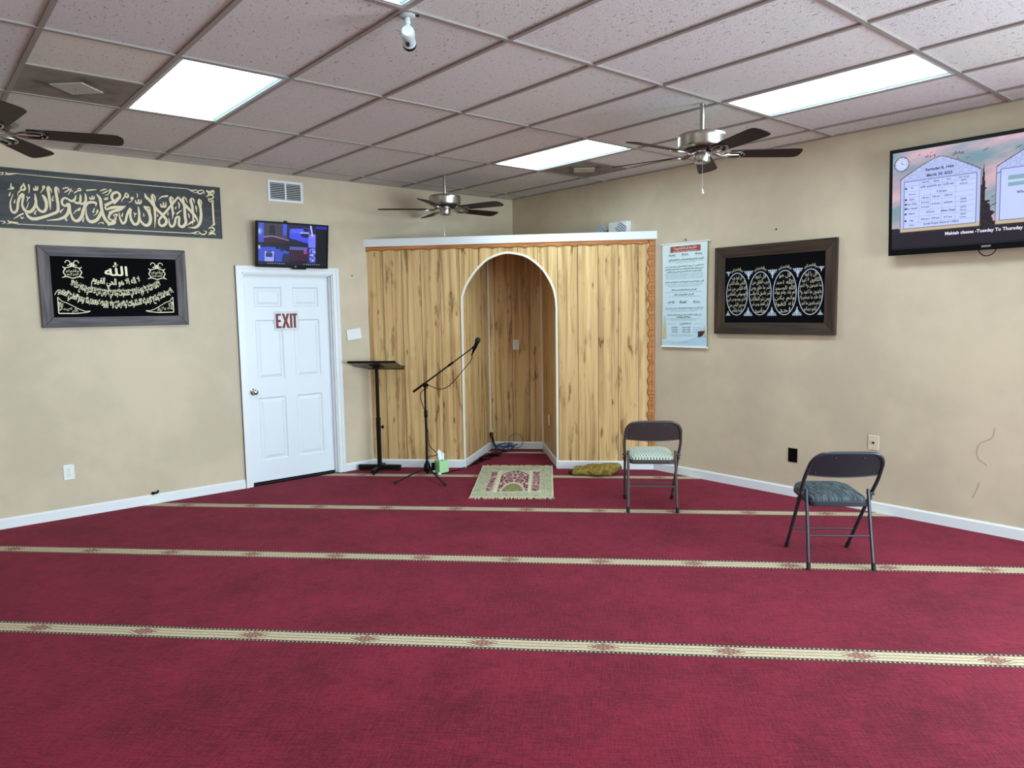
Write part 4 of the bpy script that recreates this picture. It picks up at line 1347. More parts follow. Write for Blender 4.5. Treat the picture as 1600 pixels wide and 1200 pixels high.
def build_left_picture():
    x0, x1, z0, z1 = -4.933, -3.827, 1.563, 2.213
    t = picture_frame('framed_calligraphy', 'grey wood framed black picture with curved gold Arabic lines, below the banner', (x0 + x1) / 2, 0, (z0 + z1) / 2,
                      'left', x1 - x0, z1 - z0, 0.082, M_GREYX, M_GREYZ, 'framed calligraphy pictures')
    m = MB()
    y = -0.0155
    iw, ih = 0.465, 0.243
    # top word
    m.poly(fit(text2d(arabic('الله'), 1, 0.022), h=0.112, cx=0.0, cz_=0) if False else fit(text2d(arabic('الله'), 1, 0.022), w=0.175, h=0.112, cx=0.0, cy=0.150), lambda a, b: (a, y, b))

    def arc_text(s, width, height, zc, R, bold):
        d = fit(text2d(arabic(s), 1, bold), w=width, h=height)

        def fn(a, b):
            th = a / R
            r = R - b
            return (r * math.sin(th), y, zc + R - r * math.cos(th))
        m.poly(d, fn)
    arc_text('لا اله الا هو الحي القيوم', 0.37, 0.085, 0.030, 0.62, 0.024)
    arc_text('لا تاخذه سنة ولا نوم له ما في السموات وما في الارض من ذا الذي يشفع عنده الا', 0.71, 0.080, -0.058, 0.74, 0.026)
    arc_text('باذنه يعلم ما بين ايديهم وما خلفهم ولا يحيطون بشيء من علمه', 0.69, 0.042, -0.030, 0.74, 0.020)
    arc_text('الا بما شاء وسع كرسيه السموات والارض ولا يؤوده حفظهما وهو العلي العظيم', 0.92, 0.080, -0.150, 0.86, 0.026)
    arc_text('صدق الله العظيم لا اله الا هو الحي القيوم وسع كرسيه السموات والارض', 0.86, 0.040, -0.122, 0.86, 0.018)
    # corner filigree
    for sx in (-1, 1):
        cx, cz = sx * 0.435, -0.212
        ribbon(m, [(cx, cz + 0.130, .005), (cx, cz + 0.06, .007), (cx, cz, .007)], y)
        ribbon(m, [(cx, cz, .007), (cx - sx * 0.12, cz - 0.002, .007), (cx - sx * 0.205, cz + 0.006, .005), (cx - sx * 0.225, cz + 0.016, .004)], y)
        ribbon(m, [(cx - sx * k, cz + q, .005) for k, q in ((0.0, 0.13), (0.03, 0.095), (0.06, 0.085), (0.10, 0.06), (0.15, 0.030), (0.19, 0.014), (0.225, 0.016))], y)
        rr = random.Random(5)
        for k in range(30):
            a, b = rr.random(), rr.random()
            if a * 0.18 / 0.2 + b > 0.86:
                continue
            px, pz, r = cx - sx * (0.008 + a * 0.165), cz + 0.010 + b * 0.095, 0.010
            s0 = rr.random() * 6
            ribbon(m, [(px + r * (1 - q * .06) * math.cos(s0 + q * .5), pz + r * (1 - q * .06) * math.sin(s0 + q * .5), .0032) for q in range(11)], y)
    # pair of lobed medallions in the upper corners
    for sx in (-1, 1):
        cx, cz = sx * 0.318, 0.118
        ring = []
        for q in range(33):
            a = q / 32 * 2 * math.pi
            r = 0.056 * (1 + 0.05 * math.cos(8 * a))
            ring.append((cx + r * 1.12 * math.cos(a), cz + r * 0.82 * math.sin(a), .007))
        ribbon(m, ring, y)
        for s2 in (-1, 1):
            ribbon(m, [(cx + s2 * (0.030 + 0.018 * math.cos(q * .55)), cz + 0.074 + 0.020 * math.sin(q * .55), .006) for q in range(10)], y)
            ribbon(m, [(cx + s2 * 0.012, cz + 0.045, .009), (cx + s2 * 0.004, cz + 0.065, .010), (cx, cz + 0.078, .004)], y)
            ribbon(m, [(cx + s2 * 0.052, cz + 0.030, .010), (cx + s2 * 0.068, cz + 0.044, .004)], y)
            ribbon(m, [(cx + s2 * 0.050, cz - 0.034, .010), (cx + s2 * 0.076, cz - 0.044, .004)], y)
        m.poly(fit(text2d(arabic('بسم الله الرحمن الرحيم'), 1, 0.01), w=0.092, h=0.040, cx=cx, cy=cz + 0.012), lambda a, b: (a, y, b))
        m.poly(fit(text2d(arabic('الرحمن الرحيم'), 1, 0.01), w=0.080, h=0.030, cx=cx, cy=cz - 0.018), lambda a, b: (a, y, b))
    m.build('gold_calligraphy', M_GOLD, t, smooth=0)


def build_right_picture():
    y0, y1, z0, z1 = -2.895, -4.035, 1.398, 2.182
    t = picture_frame('framed_calligraphy', 'dark brown framed black picture with four ovals of Arabic text, on the right wall', 0, (y0 + y1) / 2, (z0 + z1) / 2,
                      'right', y0 - y1, z1 - z0, 0.100, M_DARKX, M_DARKZ, 'framed calligraphy pictures')
    y = -0.0155
    g, s = MB(), MB()
    texts = [
        ['قل اعوذ برب', 'الناس ملك الناس', 'اله الناس من شر', 'الوسواس الخناس', 'الذي يوسوس في', 'صدور الناس من', 'الجنة والناس'],
        ['قل اعوذ', 'برب الفلق من', 'شر ما خلق ومن', 'شر غاسق اذا وقب', 'ومن شر النفاثات', 'في العقد ومن شر', 'حاسد'],
        ['قل هو', 'الله احد', 'الله الصمد', 'لم يلد ولم يولد', 'ولم يكن', 'له كفوا', 'احد'],
        ['قل يا ايها', 'الكافرون لا اعبد', 'ما تعبدون ولا انتم', 'عابدون ما اعبد ولا', 'انا عابد ما عبدتم ولا', 'انتم عابدون ما اعبد', 'لكم دينكم']]
    for k, cx in enumerate((-0.3465, -0.1155, 0.1155, 0.3465)):
        a, b = 0.106, 0.188
        cz = -0.035
        ring = [(cx + a * math.cos(q / 40 * 2 * math.pi), cz + b * math.sin(q / 40 * 2 * math.pi), 0.0065) for q in range(41)]
        ribbon(s, ring, y)
        for j, tx in enumerate(texts[k]):
            zz = cz + (3 - j) * 0.0485
            wd = 2 * a * math.sqrt(max(0.05, 1 - ((abs(zz - cz) + 0.012) / b) ** 2)) * 0.92
            g.poly(fit(text2d(arabic(tx), 1, 0.002), w=wd, h=0.046, cx=cx, cy=zz), lambda p, q: (p, y, q))
        # crown arc of small script above each oval
        d = fit(text2d(arabic('بسم الله الرحمن الرحيم'), 1, 0.02), w=0.13, h=0.040)
        R = 0.105

        def fn(p, q):
            th = p / R
            r = R + q
            return (cx + r * math.sin(th), y, cz + b - 0.072 + r * math.cos(th))
        g.poly(d, fn)
    for k, cx in enumerate((-0.231, 0.0, 0.231)):
        scroll_motif(s, cx, 0.158, 0.043, -1, y)
        scroll_motif(s, cx, -0.222, 0.043, 1, y)
    for cx in (-0.435, 0.435):
        scroll_motif(s, cx, 0.165, 0.024, -1, y)
        scroll_motif(s, cx, -0.222, 0.024, 1, y)
    g.build('gold_calligraphy', M_PALEGOLD, t, smooth=0)
    s.build('silver_filigree', M_SILVER, t, smooth=0)


def build_scroll():
    y0, y1, z0, z1 = -2.283, -2.805, 1.262, 2.260
    w, h = y0 - y1, z1 - z0
    t = wall_thing('wall_scroll', 'pale blue hanging scroll printed with Arabic prayers, beside the niche', 'scroll', 0, (y0 + y1) / 2, (z0 + z1) / 2, 'right')
    m = MB()
    m.grid(40, 84, lambda a, b: ((a - .5) * w * (1 - 0.02 * math.sin(b * 3.14)), -0.018 - 0.004 * math.sin(a * 3.14), (b - .5) * h))
    o = m.build('sheet', M_SCROLL, t, smooth=180, fix=False)

    def pf(c):
        a, b = c.x / w + .5, c.z / h + .5
        base = (196 + 18 * b, 220 + 10 * b, 232)
        # pale swoosh at the foot
        if b < 0.13 and b < 0.03 + 0.12 * a * a:
            base = (176, 206, 222)
        if b < 0.012 or b > 0.988:
            base = (225, 228, 230)
        return base
    paint(o, pf)
    for (nm, zz, ex) in (('top_rod', h / 2, 0.02), ('bottom_rod', -h / 2, 0.012)):
        MB().tube([(-w / 2 - ex, -0.019, zz), (w / 2 + ex, -0.019, zz)], 0.0075, 10).build(nm, M_PLASTIC, t)
    MB().tube(catmull([(-0.02, -0.019, h / 2), (-0.006, -0.016, h / 2 + 0.03), (0.004, -0.008, h / 2 + 0.038), (0.012, -0.016, h / 2 + 0.028), (0.02, -0.019, h / 2)], 4), 0.0035, 6).build('hook', M_STEEL, t)
    hd = MB()
    hd.box(-0.160, 0.185, -0.0245, -0.0235, h / 2 - 0.085, h / 2 - 0.030)
    hd.build('red_title_bar', Mat('brick_red_print', (164, 66, 44), 0.6), t, smooth=0)
    y = -0.0252
    wt = MB()
    wt.poly(fit(text2d(arabic('اذكار بعد الصلاة المفروضة'), 1, 0.02), w=0.26, h=0.030, cx=0.012, cy=h / 2 - 0.052), lambda a, b: (a, y, b))
    wt.poly(fit(text2d('Supplications After Obligatory Prayers', 1, 0.01), w=0.27, h=0.010, cx=0.012, cy=h / 2 - 0.077), lambda a, b: (a, y, b))
    wt.build('title_text', M_PAPER, t, smooth=0)
    k = MB()
    fine = MB()
    y = -0.0240

    def line(s, frac, wd, cx=0.0, hh=0.022, fn=k, bold=0.022):
        fn.poly(fit(text2d(arabic(s), 1, bold), w=wd, h=hh, cx=cx, cy=h / 2 - frac * h), lambda a, b: (a, y, b))

    def small(frac, wd, cx=0.0, s='O Allah You are Peace and from You comes peace Blessed are You O Possessor of Glory and Honor'):
        fine.poly(fit(text2d(s, 1, 0.0), w=wd, h=0.0085, cx=cx, cy=h / 2 - frac * h), lambda a, b: (a, y, b))
    for cx in (-0.14, 0.01, 0.165):
        line('استغفر الله', 0.108, 0.075, cx)
        small(0.124, 0.095, cx, 'I seek forgiveness of Allah')
    line('اللهم انت السلام ومنك السلام تباركت يا ذا الجلال والاكرام', 0.160, 0.40, 0.02)
    small(0.176, 0.40, 0.02)
    small(0.188, 0.22, 0.02, 'Glory and Honor are Yours alone')
    line('لا اله الا الله وحده لا شريك له له الملك وله الحمد وهو على كل شيء قدير', 0.222, 0.45)
    line('لا حول ولا قوة الا بالله لا اله الا الله ولا نعبد الا اياه له النعمة وله الفضل', 0.246, 0.45)
    line('وله الثناء الحسن لا اله الا الله مخلصين له الدين ولو كره الكافرون', 0.270, 0.40)
    for f_, w_ in ((0.292, .45), (0.304, .45), (0.316, .44), (0.328, .44), (0.340, .42)):
        small(f_, w_)
    line('اللهم لا مانع لما اعطيت ولا معطي لما منعت ولا ينفع ذا الجد منك الجد', 0.372, 0.45)
    for f_, w_ in ((0.392, .44), (0.404, .42), (0.416, .36)):
        small(f_, w_)
    line('اللهم اعني على ذكرك وشكرك وحسن عبادتك', 0.448, 0.29)
    small(0.468, .43)
    line('اللهم قني عذابك يوم تبعث عبادك', 0.494, 0.23)
    small(0.512, .38)
    for cx, s in ((-0.15, 'الله اكبر'), (-0.01, 'الحمد لله'), (0.15, 'سبحان الله')):
        line(s, 0.560, 0.08, cx)
        small(0.576, 0.09, cx, 'Say thirty three times')
    line('لا اله الا الله وحده لا شريك له له الملك وله الحمد وهو على كل شيء قدير', 0.622, 0.45)
    small(0.640, .42)
    small(0.652, .30)
    line('قل هو الله احد الله الصمد لم يلد ولم يولد ولم يكن له كفوا احد', 0.686, 0.40)
    line('سورة الاخلاص والمعوذتين', 0.708, 0.16)
    small(0.726, .42)
    small(0.738, .30)
    line('قراءة آية الكرسي', 0.772, 0.13, 0.02)
    small(0.774, .11, -0.16)
    small(0.774, .11, 0.17)
    for i in range(3):
        f_ = 0.808 + i * 0.022
        line('سورة الاخلاص', f_, 0.075, -0.105, 0.016)
        line('ثلاث مرات', f_, 0.10, 0.03, 0.016)
        small(f_, 0.10, 0.16, 'Three times')
    small(0.880, .30, -0.02)
    small(0.892, .25, -0.02)
    small(0.950, .30, -0.10)
    k.build('prayer_text', M_INK, t, smooth=0)
    fine.build('small_print', M_INKSOFT, t, smooth=0)
    # tasselled minaret ornaments at both edges and the dark book corner
    m_och = Mat('ochre_print', (206, 186, 128), 0.6)
    for sx, b0, hg, wd in ((-1, 0.18, 0.19, 0.040), (1, 0.235, 0.09, 0.022)):
        cx = sx * (w / 2 - 0.034 if sx < 0 else w / 2 - 0.024)
        zb = -h / 2 + b0 * h * 0.45
        o = MB()
        for q in range(5):
            s_ = 1 - q * 0.15
            o.box(cx - wd * s_ / 2, cx + wd * s_ / 2, -0.0240, -0.0232, zb + hg * q / 5, zb + hg * (q + 0.93) / 5)
        o.prism([(cx - wd * .2, zb + hg), (cx + wd * .2, zb + hg), (cx, zb + hg * 1.22)], lambda a, b, d: (a, d, b), -0.0240, -0.0232)
        o.build('ochre_ornament', m_och, t, smooth=0)
    d = MB()
    c0 = -h / 2 + 0.098
    d.prism([(w / 2 - 0.094, c0), (w / 2 - 0.055, c0 + 0.012), (w / 2 - 0.020, c0 + 0.045), (w / 2 - 0.016, c0 + 0.062), (w / 2 - 0.094, c0 + 0.058)], lambda a, b, z: (a, z, b), -0.0240, -0.0232)
    d.build('dark_ornament', Mat('dark_brown_print', (54, 36, 32), 0.6), t, smooth=0)


def build_tv():
    Wd, Hh = 1.29, 0.766
    t = wall_thing('television', 'large black wall television showing a prayer timetable, at the right edge', 'television', -0.115, -5.105, 2.383, 'right')
    t.rotation_euler = (math.radians(2.6), 0, -math.pi / 2)
    hw, hh = Wd / 2, Hh / 2
    sl, sr, st, sb = 0.022, 0.022, 0.026, 0.052
    m = MB()
    m.box(-hw, hw, 0.004, 0.045, -hh, hh)
    m.box(-hw, -hw + sl, -0.006, 0.006, -hh, hh)
    m.box(hw - sr, hw, -0.006, 0.006, -hh, hh)
    m.box(-hw + sl, hw - sr, -0.006, 0.006, hh - st, hh)
    m.box(-hw + sl, hw - sr, -0.006, 0.006, -hh, -hh + sb)
    m.build('bezel', M_BLACK, t, smooth=0, bevel=0.003)
    MB().box(-0.25, 0.25, 0.045, 0.06, -0.2, 0.2).build('rear_cover', M_BLACK, t, smooth=0)
    MB().box(-0.12, 0.12, 0.06, 0.105, -0.12, 0.12).build('wall_bracket', M_BLACKM, t, smooth=0)
    NX, NY = 300, 166
    x0, x1, z0, z1 = -hw + sl, hw - sr, -hh + sb, hh - st
    g = MB()
    g.grid(NX, NY, lambda a, b: (x0 + (x1 - x0) * a, -0.001, z0 + (z1 - z0) * b))
    scr = g.build('screen', M_SCREEN, t, smooth=0, fix=False)

    def house(x, z, cx, half, ztop, zsh, zbot):
        if abs(x - cx) > half or z < zbot:
            return False
        k = abs(x - cx) / half
        return z < zsh + (ztop - zsh) * (1 - k ** 1.25)

    def pf(c):
        x, z = c.x, c.z
        n = mnoise.fractal(Vector((x * 2.2 + 4, z * 6.5 - x * 0.8, 2)), 0.9, 2.1, 5)
        n2 = mnoise.noise(Vector((x * 1.4, z * 3.5, 7)))
        v = max(0, min(1, 0.5 + n * 1.0))
        top = (z - z0) / (z1 - z0)
        a = (110, 146, 160)
        b = (206, 172, 184)
        col = [a[i] * (1 - v) + b[i] * v for i in range(3)]
        if n2 > 0.1:
            col = [col[i] * (1 - n2 * .6) + (176, 138, 158)[i] * n2 * .6 for i in range(3)]
        if top < 0.45:
            k = (0.45 - top) / 0.45
            col = [col[i] * (1 - k * .75) + (206, 176, 166)[i] * k * .75 for i in range(3)]
        # skyline
        sky = z0 + 0.135 + 0.016 * mnoise.noise(Vector((x * 16, 0, 3))) + 0.012 * mnoise.noise(Vector((x * 50, 1, 3)))
        # slender tower between the two panels
        dx = abs(x + 0.030)
        wt = 0
        if z < 0.190:
            wt = 0.0015 + (0.190 - z) * 0.072 if z > 0.055 else 0.0125
        if 0.022 < z < 0.034:
            wt = 0.021
        if z < -0.050:
            wt = 0.030 + 0.010 * (math.sin(z * 300) > 0)
        if z < -0.085:
            wt = 0.046
        if z < -0.12:
            wt = 0.060 + 0.02 * mnoise.noise(Vector((z * 40, 2, 1)))
        if z < sky or dx < wt:
            q = 0.6 + 0.4 * mnoise.noise(Vector((x * 60, z * 60, 0)))
            col = [44 * q + 14, 34 * q + 12, 42 * q + 14]
        if z < -0.232:
            col = [36, 30, 40]
        if -0.232 < z < -0.190 and x < -0.572:
            col = [34, 34, 60] if z > -0.212 else col
        for cx in (-0.306, 0.306):
            if house(x, z, cx, 0.262, 0.293, 0.165, -0.222):
                col = [86, 76, 66]
            if house(x, z, cx, 0.257, 0.288, 0.160, -0.217):
                col = [192, 176, 150]
                if z > -0.19:
                    col = [176, 188, 232]
                # hexagon tracery in the gable
                if z > 0.145:
                    p, q = (x - cx) / 0.055, z / 0.048
                    r = math.floor(q)
                    fx = (p + 0.5 * (r % 2)) % 1 - 0.5
                    fz = q - r - 0.5
                    d_ = math.hypot(fx, fz)
                    if 0.37 < d_ < 0.45:
                        col = [148, 160, 214]
            if abs(x - cx) < 0.236 and -0.196 < z < 0.142:
                col = [70, 76, 110]
            if abs(x - cx) < 0.232 and -0.192 < z < 0.138:
                col = [190, 202, 248] if z < 0.10 else [184, 196, 244]
                if cx > 0 and (0.065 < z < 0.095 or 0.022 < z < 0.048) and x - cx > -0.19:
                    col = [128, 168, 178]
        # clock face
        d_ = math.hypot(x + 0.560, z - 0.272)
        if d_ < 0.052:
            col = [196, 206, 236]
            if d_ > 0.046:
                col = [62, 70, 112]
        return col
    paint(scr, pf)
    # lettering and table lines on the screen
    yy = -0.0022
    dk, wh, ln = MB(), MB(), MB()

    def tx(mb, s, x, z, w=None, h=None, bold=0.0):
        mb.poly(fit(text2d(s, 1, bold + 0.022), w=w, h=h, cx=x, cy=z), lambda a, b: (a, yy, b))
    tx(dk, 'Ramadan 8, 1444', -0.306, 0.208, h=0.024, bold=0.012)
    tx(dk, 'March 30, 2023', -0.306, 0.167, h=0.024, bold=0.012)
    colx = [-0.485, -0.395, -0.325, -0.245, -0.150]
    rows = [0.092, 0.048, 0.013, -0.020, -0.052, -0.090, -0.138, -0.172]
    for x, s in ((-0.395, 'Beginning'), (-0.325, 'Athan'), (-0.245, 'Iqama'), (-0.150, 'Next Change')):
        tx(dk, s, x, 0.124, h=0.012)
    for s, z in (('Fajr', rows[0]), ('Shurooq', rows[1]), ('Zuhr', rows[2]), ('Asr Shafi', rows[3]), ('Asr Hanafi', rows[4]), ('Maghrib', rows[5]), ('Isha', rows[6]), ('Jumma', rows[7])):
        tx(dk, s, -0.485, z, h=0.013)
        if s not in ('Shurooq', 'Jumma'):
            dk.poly(([(-0.527 + 0.008 * math.cos(k), z + 0.008 * math.sin(k)) for k in [q * math.pi / 5 for q in range(10)]], [list(range(10))]), lambda a, b: (a, yy, b))
    for s, x, z in (('6:05 am', colx[1], rows[0]), ('6:03 am', colx[2], rows[0]), ('6:30 am', colx[3], rows[0]), ('7:25 am', -0.29, rows[1]),
                    ('1:40 pm', colx[1], rows[2]), ('1:45 pm', colx[2], rows[2]), ('2:00 pm', colx[3], rows[2]), ('5:16 pm', colx[1], rows[3]),
                    ('6:12 pm', colx[2], (rows[3] + rows[4]) / 2), ('6:30 pm', colx[3], (rows[3] + rows[4]) / 2), ('6:12 pm', colx[1], rows[4]), ('8:02 pm', -0.36, rows[5]), ('After Azan', colx[3], rows[5]),
                    ('9:07 pm', colx[1], rows[6]), ('9:07 pm', colx[2], rows[6]), ('9:17 pm', colx[3], rows[6])):
        tx(dk, s, x, z, h=0.016)
    for z, a, b in ((rows[0], '03/31', '6:30 am'), (rows[3] - 0.014, '04/06', '6:45 pm'), (rows[5], '03/31', '8:03 pm'), (rows[6], '03/31', '9:18 pm')):
        tx(dk, a, colx[4], z + 0.012, h=0.012)
        tx(dk, b, colx[4], z - 0.010, h=0.012)
    tx(dk, 'Jumah Prayer Starts at 1:30pm', -0.29, rows[7], h=0.018)
    tx(dk, 'Whenever After Azan is shown', 0.32, -0.02, h=0.018)
    tx(dk, 'After ten minutes', 0.32, -0.05, h=0.018)
    for z in (0.108, 0.070, 0.030, -0.004, -0.036, -0.070, -0.112, -0.158):
        ln.box(-0.534, -0.080, -0.0020, -0.0014, z - 0.0008, z + 0.0008)
    for x in (-0.436, -0.362, -0.286, -0.200):
        ln.box(x - 0.0008, x + 0.0008, -0.0020, -0.0014, -0.160, 0.136)
    tx(wh, 'Maktab classes -Tuesday To Thursday 5:30pm to 7:30pm', 0.09, -0.255, w=0.70, h=0.030, bold=0.008)
    # clock hands and ticks
    for k in range(12):
        a = k * math.pi / 6
        r0, r1 = (0.034, 0.042) if k % 3 else (0.030, 0.042)
        ribbon(dk, [(-0.560 + r0 * math.cos(a), 0.272 + r0 * math.sin(a), .002), (-0.560 + r1 * math.cos(a), 0.272 + r1 * math.sin(a), .002)], yy)
    ribbon(dk, [(-0.56, 0.272, .004), (-0.56, 0.296, .003)], yy)
    ribbon(dk, [(-0.56, 0.272, .004), (-0.540, 0.268, .003)], yy)
    # birds
    for bx, bz, s in ((-0.02, 0.285, .018), (0.03, -0.03, .014), (0.035, -0.085, .02), (-0.44, 0.32, .012), (-0.36, 0.322, .010), (-0.13, 0.25, .010), (0.06, 0.12, .016), (0.17, 0.27, .02)):
        ribbon(dk, [(bx - s, bz - s * .5, s * .08), (bx - s * .3, bz + s * .1, s * .3), (bx, bz, s * .35), (bx + s * .4, bz + s * .3, s * .25), (bx + s, bz + s * .5, s * .08)], yy)
    tx(dk, arabic('اهلا'), -0.37, 0.300, w=0.07, h=0.018)
    tx(dk, arabic('رمضان'), -0.19, 0.292, w=0.07, h=0.03, bold=.015)
    ribbon(dk, [(-0.19, 0.27, .003), (-0.19, 0.245, .003)], yy)
    dk.build('screen_text', M_TXTDARK, t, smooth=0)
    wh.build('screen_caption', M_TXTWHITE, t, smooth=0)
    ln.build('screen_table_lines', M_TXTGREY, t, smooth=0)
    lg = MB()
    lg.poly(fit(text2d('SONY', 1, 0.02), w=0.058, h=0.013, cx=0.0, cy=-hh + 0.024), lambda a, b: (a, -0.0066, b))
    lg.build('logo', Mat('silver_print', (190, 190, 192), 0.4), t, smooth=0)
    lg = MB()
    lg.box(-hw + 0.03, hw - 0.03, -0.0066, -0.006, -hh + 0.043, -hh + 0.0445)
    for k in range(4):
        lg.box(-hw + 0.08 + k * 0.022, -hw + 0.084 + k * 0.022, -0.0066, -0.006, -hh + 0.018, -hh + 0.021)
    lg.build('indicator_marks', Mat('dim_grey_print', (74, 74, 78), 0.4), t, smooth=0)
    # loop of cable hanging below
    MB().tube(catmull([(-0.055, 0.03, -hh + 0.02), (-0.052, 0.028, -hh - 0.012), (-0.02, 0.025, -hh - 0.040), (0.02, 0.025, -hh - 0.036), (0.045, 0.028, -hh - 0.010), (0.05, 0.03, -hh + 0.02)], 6), 0.0035, 6).build('cable', M_BLACK, t)


def build_monitor():
    Wd, Hh = 0.722, 0.424
    t = wall_thing('wall_monitor', 'small black monitor with blue security camera views, tilted above the white door', 'monitor', -2.852, -0.105, 2.296, 'left')
    t.rotation_euler = (math.radians(7.5), 0, math.radians(1.0))
    hw, hh = Wd / 2, Hh / 2
    b = 0.016
    m = MB()
    m.box(-hw, hw, 0.003, 0.035, -hh, hh)
    m.box(-hw, -hw + b, -0.006, 0.005, -hh, hh)
    m.box(hw - b, hw, -0.006, 0.005, -hh, hh)
    m.box(-hw + b, hw - b, -0.006, 0.005, hh - b, hh)
    m.box(-hw + b, hw - b, -0.006, 0.005, -hh, -hh + 0.024)
    m.build('bezel', M_BLACK, t, smooth=0, bevel=0.002)
    MB().box(-0.16, 0.16, 0.035, 0.05, -0.12, 0.10).build('rear_cover', M_BLACK, t, smooth=0)
    MB().box(-0.06, 0.06, 0.05, 0.085, -0.06, 0.06).build('wall_bracket', M_BLACKM, t, smooth=0)
    k = MB()
    k.box(-0.095, -0.065, -0.004, 0.02, hh - 0.002, hh + 0.014)
    k.build('sensor', M_BLACK, t, smooth=0, bevel=0.003)
    k = MB()
    k.box(0.0, 0.135, 0.0, 0.03, -hh - 0.014, -hh + 0.002)
    k.build('lower_clip', M_BLACK, t, smooth=0, bevel=0.003)
    MB().box(0.010, 0.030, -0.0066, -0.006, -hh + 0.008, -hh + 0.016).build('logo', Mat('grey_print', (150, 150, 156), 0.4), t, smooth=0)
    x0, x1, z0, z1 = -hw + b, hw - b, -hh + 0.024, hh - b
    g = MB()
    g.grid(240, 134, lambda a, c: (x0 + (x1 - x0) * a, -0.001, z0 + (z1 - z0) * c))
    scr = g.build('screen', M_SCREEN, t, smooth=0, fix=False)

    def quad(u, v):
        n = mnoise.noise(Vector((u * 30, v * 30, 4))) * 8
        if v > 0.46 and u < 0.44:            # hall interior with the niche
            p, q = u / 0.44, (v - 0.46) / 0.54
            col = [64, 62, 112]
            if q < 0.42 - 0.16 * abs(p - 0.5) and q > 0.06:
                col = [52, 20, 40]
            if q > 0.36 and 0.18 < p < 0.76:
                col = [58, 50, 66]
            if ((p - 0.44) / 0.09) ** 2 + max(0, (q - 0.74) / 0.2) ** 2 < 1 and q > 0.42:
                col = [26, 20, 34]
            if abs(q - (0.44 - 0.3 * abs(p - 0.42))) < 0.02 and 0.02 < p < 0.98:
                col = [150, 140, 176]
            if p < 0.17:
                k = math.exp(-((q - 0.62) / 0.13) ** 2) * (1 - p / 0.17)
                col = [56 + 120 * k, 74 + 140 * k, 190 + 60 * k]
            if 0.80 < p < 0.9 and q > 0.5:
                col = [66, 84, 220]
            if p > 0.92 and q > 0.35:
                col = [34, 28, 60]
            if q < 0.14:
                col = [22, 20, 30]
            return [c + n for c in col]
        if v > 0.46 and u < 0.83:            # parking lot seen at an angle
            p, q = (u - 0.44) / 0.39, (v - 0.46) / 0.54
            col = [64, 76, 226]
            if q < 0.36 - 0.3 * p + 0.02:
                col = [22, 22, 48]
            if q > 0.80 + 0.1 * p:
                col = [30, 30, 62]
            if q > 0.62 - 0.02 * p and q < 0.80 and p > 0.05:
                col = [84, 98, 230]
            if ((p - 0.62) / 0.20) ** 2 + ((q - 0.54) / 0.10) ** 2 < 1:
                col = [24, 26, 56]
            if abs(q - 0.66 + 0.02 * p) < 0.025 and p > 0.4:
                col = [186, 176, 240]
            if ((p - 0.64) / 0.12) ** 2 + ((q - 0.78) / 0.07) ** 2 < 1:
                col = [20, 22, 58]
            if p > 0.80 - 0.15 * (1 - q) and p > 0.72:
                col = [112, 116, 240] if q < 0.62 else [26, 26, 50]
            if abs(p - 0.80 - 0.16 * (1 - q)) < 0.03 and q > 0.5:
                col = [200, 200, 246]
            return [c + n for c in col]
        if v < 0.08:
            return [18, 18, 34]
        if u < 0.44:                          # parking lot with a white car
            p, q = u / 0.44, (v - 0.08) / 0.38
            col = [58, 76, 190]
            if q > 0.92 - 0.45 * (p - 0.4) ** 2 - (0.10 if p > .55 else 0):
                col = [24, 24, 46]
            if 0.20 < p < 0.50 and q < 0.64:
                col = [150, 160, 236]
                if 0.24 < p < 0.45 and 0.28 < q < 0.54:
                    col = [40, 52, 96]
                if q > 0.56:
                    col = [60, 70, 120] if 0.26 < p < 0.42 else [168, 174, 240]
            if 0.50 < p < 0.54 and q < 0.40:
                col = [34, 44, 110]
            if 0.76 < p and q < 0.52 and p - q * .1 > 0.74:
                col = [30, 42, 76]
            if abs((p - 0.70) - (0.86 - q) * .35) < 0.035 and 0.66 < q < 0.90:
                col = [30, 34, 80]
            if p < 0.06 and q > 0.78:
                col = [180, 190, 240]
            return [c + n for c in col]
        if u < 0.70:                          # rows of the hall
            p, q = (u - 0.44) / 0.26, (v - 0.08) / 0.38
            col = [46, 20, 42]
            if abs(((q - 0.35 * p) * 6) % 1 - 0.5) < 0.07 and 0.15 < q < 0.78:
                col = [92, 48, 84]
            if q > 0.80:
                col = [96, 110, 190] if (p * 9) % 1 > 0.3 else [44, 44, 90]
            if p > 0.82 and 0.55 < q < 0.80:
                col = [180, 50, 130]
            if q < 0.12:
                col = [28, 22, 34]
            return [c + n for c in col]
        if u < 0.83:                          # bright side view
            p, q = (u - 0.70) / 0.13, (v - 0.08) / 0.38
            col = [104, 114, 236]
            w = mnoise.noise(Vector((p * 5, q * 9, 2)))
            if w > 0.12:
                col = [54, 62, 150]
            if w < -0.25:
                col = [188, 194, 248]
            if p < 0.30:
                col = [34, 34, 92]
            return [c + n for c in col]
        col = [8, 8, 22]
        if v > 0.93:
            col = [36, 44, 160]
        if u > .86 and abs((v * 22) % 1 - 0.5) < 0.08 and 0.6 < v < 0.9 and u < 0.93:
            col = [24, 26, 56]
        return col

    def pf(c):
        u, v = (c.x - x0) / (x1 - x0), (c.z - z0) / (z1 - z0)
        du, dv = 0.0028, 0.005
        qs = [quad(u + a * du, v + b * dv) for a, b in ((0, 0), (-1, -1), (1, -1), (-1, 1), (1, 1), (-1.4, 0), (1.4, 0), (0, 1.4), (0, -1.4))]
        return [max(0, min(255, sum(q[i] for q in qs) / len(qs))) for i in range(3)]
    paint(scr, pf)
    zz = z0 + 0.013
    m_ic = glow('icon_grey', (128, 136, 186))
